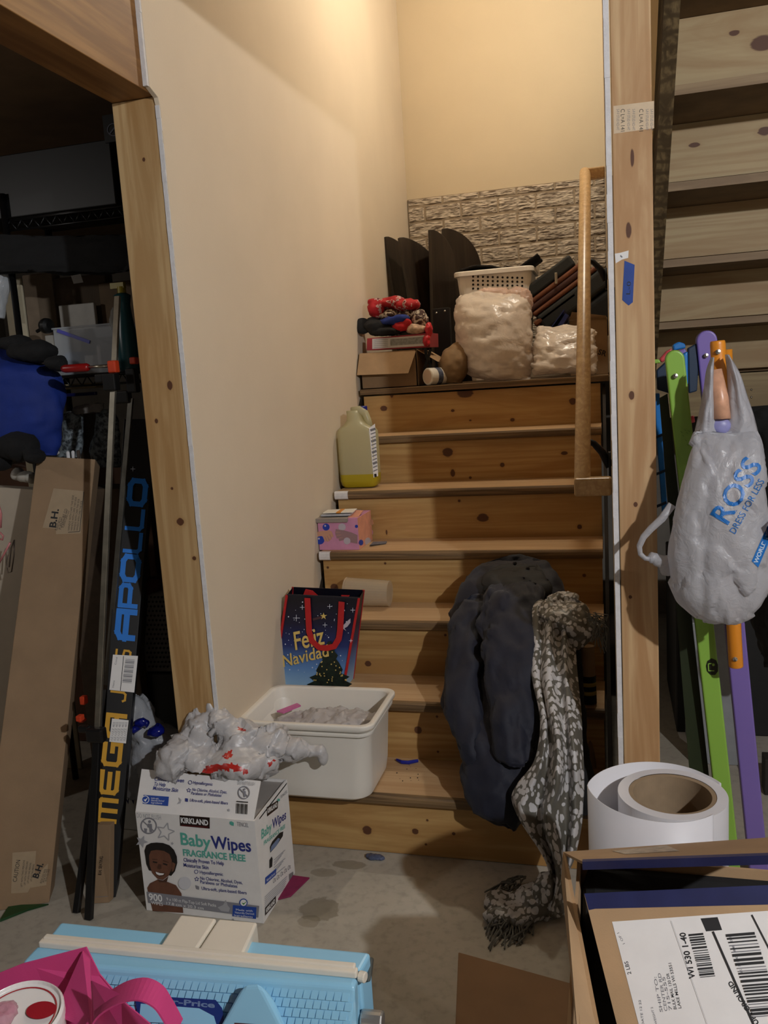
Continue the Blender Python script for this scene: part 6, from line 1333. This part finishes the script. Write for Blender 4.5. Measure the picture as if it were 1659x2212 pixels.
# ---- hanging shopping bag with blue print
RB = film('thin_white_bag', (.84, .84, .86), .84, .26, .9, 34, .45)
Yb_ = -.52
t = thing('hanging_bag', AY2(1550, 1345, Yb_), 'translucent white plastic shopping bag with blue print hanging on the orange post', 'plastic bag')
BD = [(930, 1504, 1638, Yb_, .015), (960, 1490, 1646, Yb_ - .01, .04), (1000, 1480, 1652, Yb_ - .015, .06), (1060, 1468, 1658, Yb_ - .02, .075), (1120, 1455, 1666, Yb_ - .02, .085), (1180, 1444, 1670, Yb_ - .02, .09), (1240, 1446, 1668, Yb_ - .02, .09), (1290, 1458, 1656, Yb_ - .02, .085), (1320, 1480, 1640, Yb_ - .02, .07), (1338, 1502, 1624, Yb_ - .02, .05), (1348, 1530, 1600, Yb_ - .02, .025)]
b = loft([(y, l, r_, Y + SHIFT, d_ * .78) for y, l, r_, Y, d_ in BD], 90, 110); b.disp(crumple(6, .008, 4, (1.6, 1, .5))); b.disp(creased(13, .014, 6, (1.5, 1, .7)))
rb = fin('body', b, RB, t, smooth=True)
bmh = bmesh.new(); bmh.from_mesh(rb.data)
for v in bmh.verts: v.co += OFF[rb]
TREE_ = BVHTree.FromBMesh(bmh)
def lug(nm, L, R, Y0, n_=34, amp=.006, sd=1):
    Lp, Rp = cat_rom([(x, y) for x, y in L], n_), cat_rom([(x, y) for x, y in R], n_)
    def fn(u, w):
        k = min(n_, int(round(w * n_))); a, c = AY2(Lp[k][0], Lp[k][1], Y0), AY2(Rp[k][0], Rp[k][1], Y0)
        q_ = a.lerp(c, u); return q_ + Vector((0, -.022 * math.sin(u * math.pi) - amp * noise.noise(Vector((u * 5, w * 6, sd))), 0))
    return fin(nm, B().grid(14, n_, fn), RB, t, smooth=True, solid=.0008)
lug('handle', [(1536, 772), (1526, 800), (1518, 850), (1508, 900), (1494, 960)], [(1542, 772), (1542, 810), (1544, 860), (1548, 900), (1556, 960)], -.505, sd=1)
lug('handle', [(1566, 766), (1570, 800), (1572, 850), (1570, 890), (1552, 955)], [(1574, 766), (1598, 806), (1616, 860), (1632, 910), (1644, 965)], -.50, sd=5)
b = B().tube([AY2(1546, 800, -.5), AY2(1556, 860, -.505), AY2(1558, 905, -.51)], [.012, .0165, .018], 16); b.disp(crumple(40, .003, 2))
fin('peach_content', b, plain('content_peach', (.82, .62, .50), .35, .1, 50), t, smooth=True)
fin('lilac_content', B().ball(AY2(1557, 920, -.51), .02, 3, (1, .6, .9)), plain('content_lilac', (.56, .56, .76), .4, .1), t, smooth=True)
b = blob([(1410, 1205, 12, 10, -.52 + SHIFT, .012), (1425, 1212, 14, 12, -.52 + SHIFT, .015), (1440, 1222, 16, 20, -.52 + SHIFT, .02)], .003, 2); b.disp(crumple(40, .004, 2)); fin('knot', b, RB, t, smooth=True)
pts = [AY2(x, y, -.525) for x, y in ((1412, 1208), (1394, 1206), (1383, 1196), (1381, 1180), (1390, 1160), (1406, 1142), (1430, 1120), (1452, 1090))]
b = B(); rs = []
for i, q_ in enumerate(pts):
    d_ = (pts[min(i + 1, 7)] - pts[max(i - 1, 0)]).normalized(); w_ = .004 + .004 * i / 7; v_ = Vector((-d_.z, 0, d_.x)); rs.append([q_ + v_ * w_ + Vector((0, .006, 0)), q_ + v_ * w_ - Vector((0, .006, 0)), q_ - v_ * w_ - Vector((0, .006, 0)), q_ - v_ * w_ + Vector((0, .006, 0))])
fin('loop', b.rings(rs), RB, t, smooth=True)
# print shrunk onto the film
BLP = plain('bag_print_blue', (.10, .42, .72), .4, .04)
def onbag(pts2, mat_b):
    pass
class Wrap:
    def __init__(s): s.b = B()
    def pt(s, x, y):
        d = ray(x, y).normalized(); h = TREE_.ray_cast(CAM, d); q_ = h[0] if h[0] else AY2(x, y, -.61)
        return q_ - d * .0016
    def text(s, p0, p1, hp, txt, bold=.0, shear=0.0):
        me = lettering(txt, shear, bold); xs = [v.co.x for v in me.vertices]; x0, wd = min(xs), max(xs) - min(xs)
        P0, P1 = Vector(p0), Vector(p1); u = P1 - P0; n_ = Vector((u.y, -u.x)).normalized() * hp / .72
        bm = bmesh.new(); bm.from_mesh(me); bmesh.ops.triangulate(bm, faces=bm.faces[:])
        bmesh.ops.subdivide_edges(bm, edges=[e for e in bm.edges if e.calc_length() > .12], cuts=2, use_grid_fill=False); bmesh.ops.triangulate(bm, faces=bm.faces[:])
        mp = {}
        for v in bm.verts: q_ = P0 + u * ((v.co.x - x0) / wd) + n_ * v.co.y; mp[v] = s.b.bm.verts.new(s.pt(q_.x, q_.y))
        for f in bm.faces: s.b.face([mp[v] for v in f.verts])
        bm.free(); bpy.data.meshes.remove(me); return s
    def quad(s, P, nu=6, nv=3):
        A = [Vector(q_) for q_ in P]
        s.b.grid(nu, nv, lambda u, v: s.pt(*(A[0].lerp(A[1], u).lerp(A[3].lerp(A[2], u), v)))); return s
w = Wrap(); w.text((1572, 1134), (1648, 1006), 46, 'ROSS', .015).text((1588, 1154), (1652, 1040), 15, 'DRESS FOR LESS', .0).quad([(1624, 1212), (1664, 1122), (1674, 1140), (1638, 1226)])
fin('blue_print', w.b, BLP, t, recalc=False)
w = Wrap(); w.text((1636, 1218), (1664, 1150), 9, 'WORLD OF', .03); fin('white_print', w.b, plain('bag_print_pale', (.75, .80, .86), .4, 0), t, recalc=False)
# ---- things in the dark under the upper flight
bxg = solo('grey_crate', B().box((1.30, .70, .001), (1.47, 1.0, AY(1460, 1345, .7).z)), plain('crate_grey', (.55, .56, .57), .6, .05), 'pale grey upright carton in the shadow under the upper flight', 'carton', bevel=.003)
b = loft([(880, 1612, 1700, .55, .05), (950, 1606, 1720, .5, .12), (1150, 1612, 1730, .45, .16), (1350, 1622, 1730, .4, .16), (1430, 1640, 1720, .38, .10)], 40, 40); b.disp(crumple(6, .03, 2)); solo('black_garment_bag', b, BLACKF, 'big black garment bag hanging under the upper flight at the right edge', 'bag', smooth=True)
solo('storage_chest', B().box((1.27, .95, .001), (2.1, 1.5, .62)), plain('trunk_dark', (.10, .095, .09), .7, .1), 'dark storage chest standing far back under the landing', 'chest', bevel=.006)
solo('dark_plank', B().box((1.5, .5, .001), (2.15, .56, .12)), plain('plank_dark', (.16, .13, .10), .8, .1), 'dark plank on the floor under the upper flight', 'plank', bevel=.003)
q = [AZ(x, y, .002) for x, y in ((1459, 1567), (1482, 1578), (1490, 1610), (1468, 1594))]
solo('paper_sheet', B().prism(q, (0, 0, .002)), PAPER, 'white paper sheet on the dark floor left of the green post', 'paper')
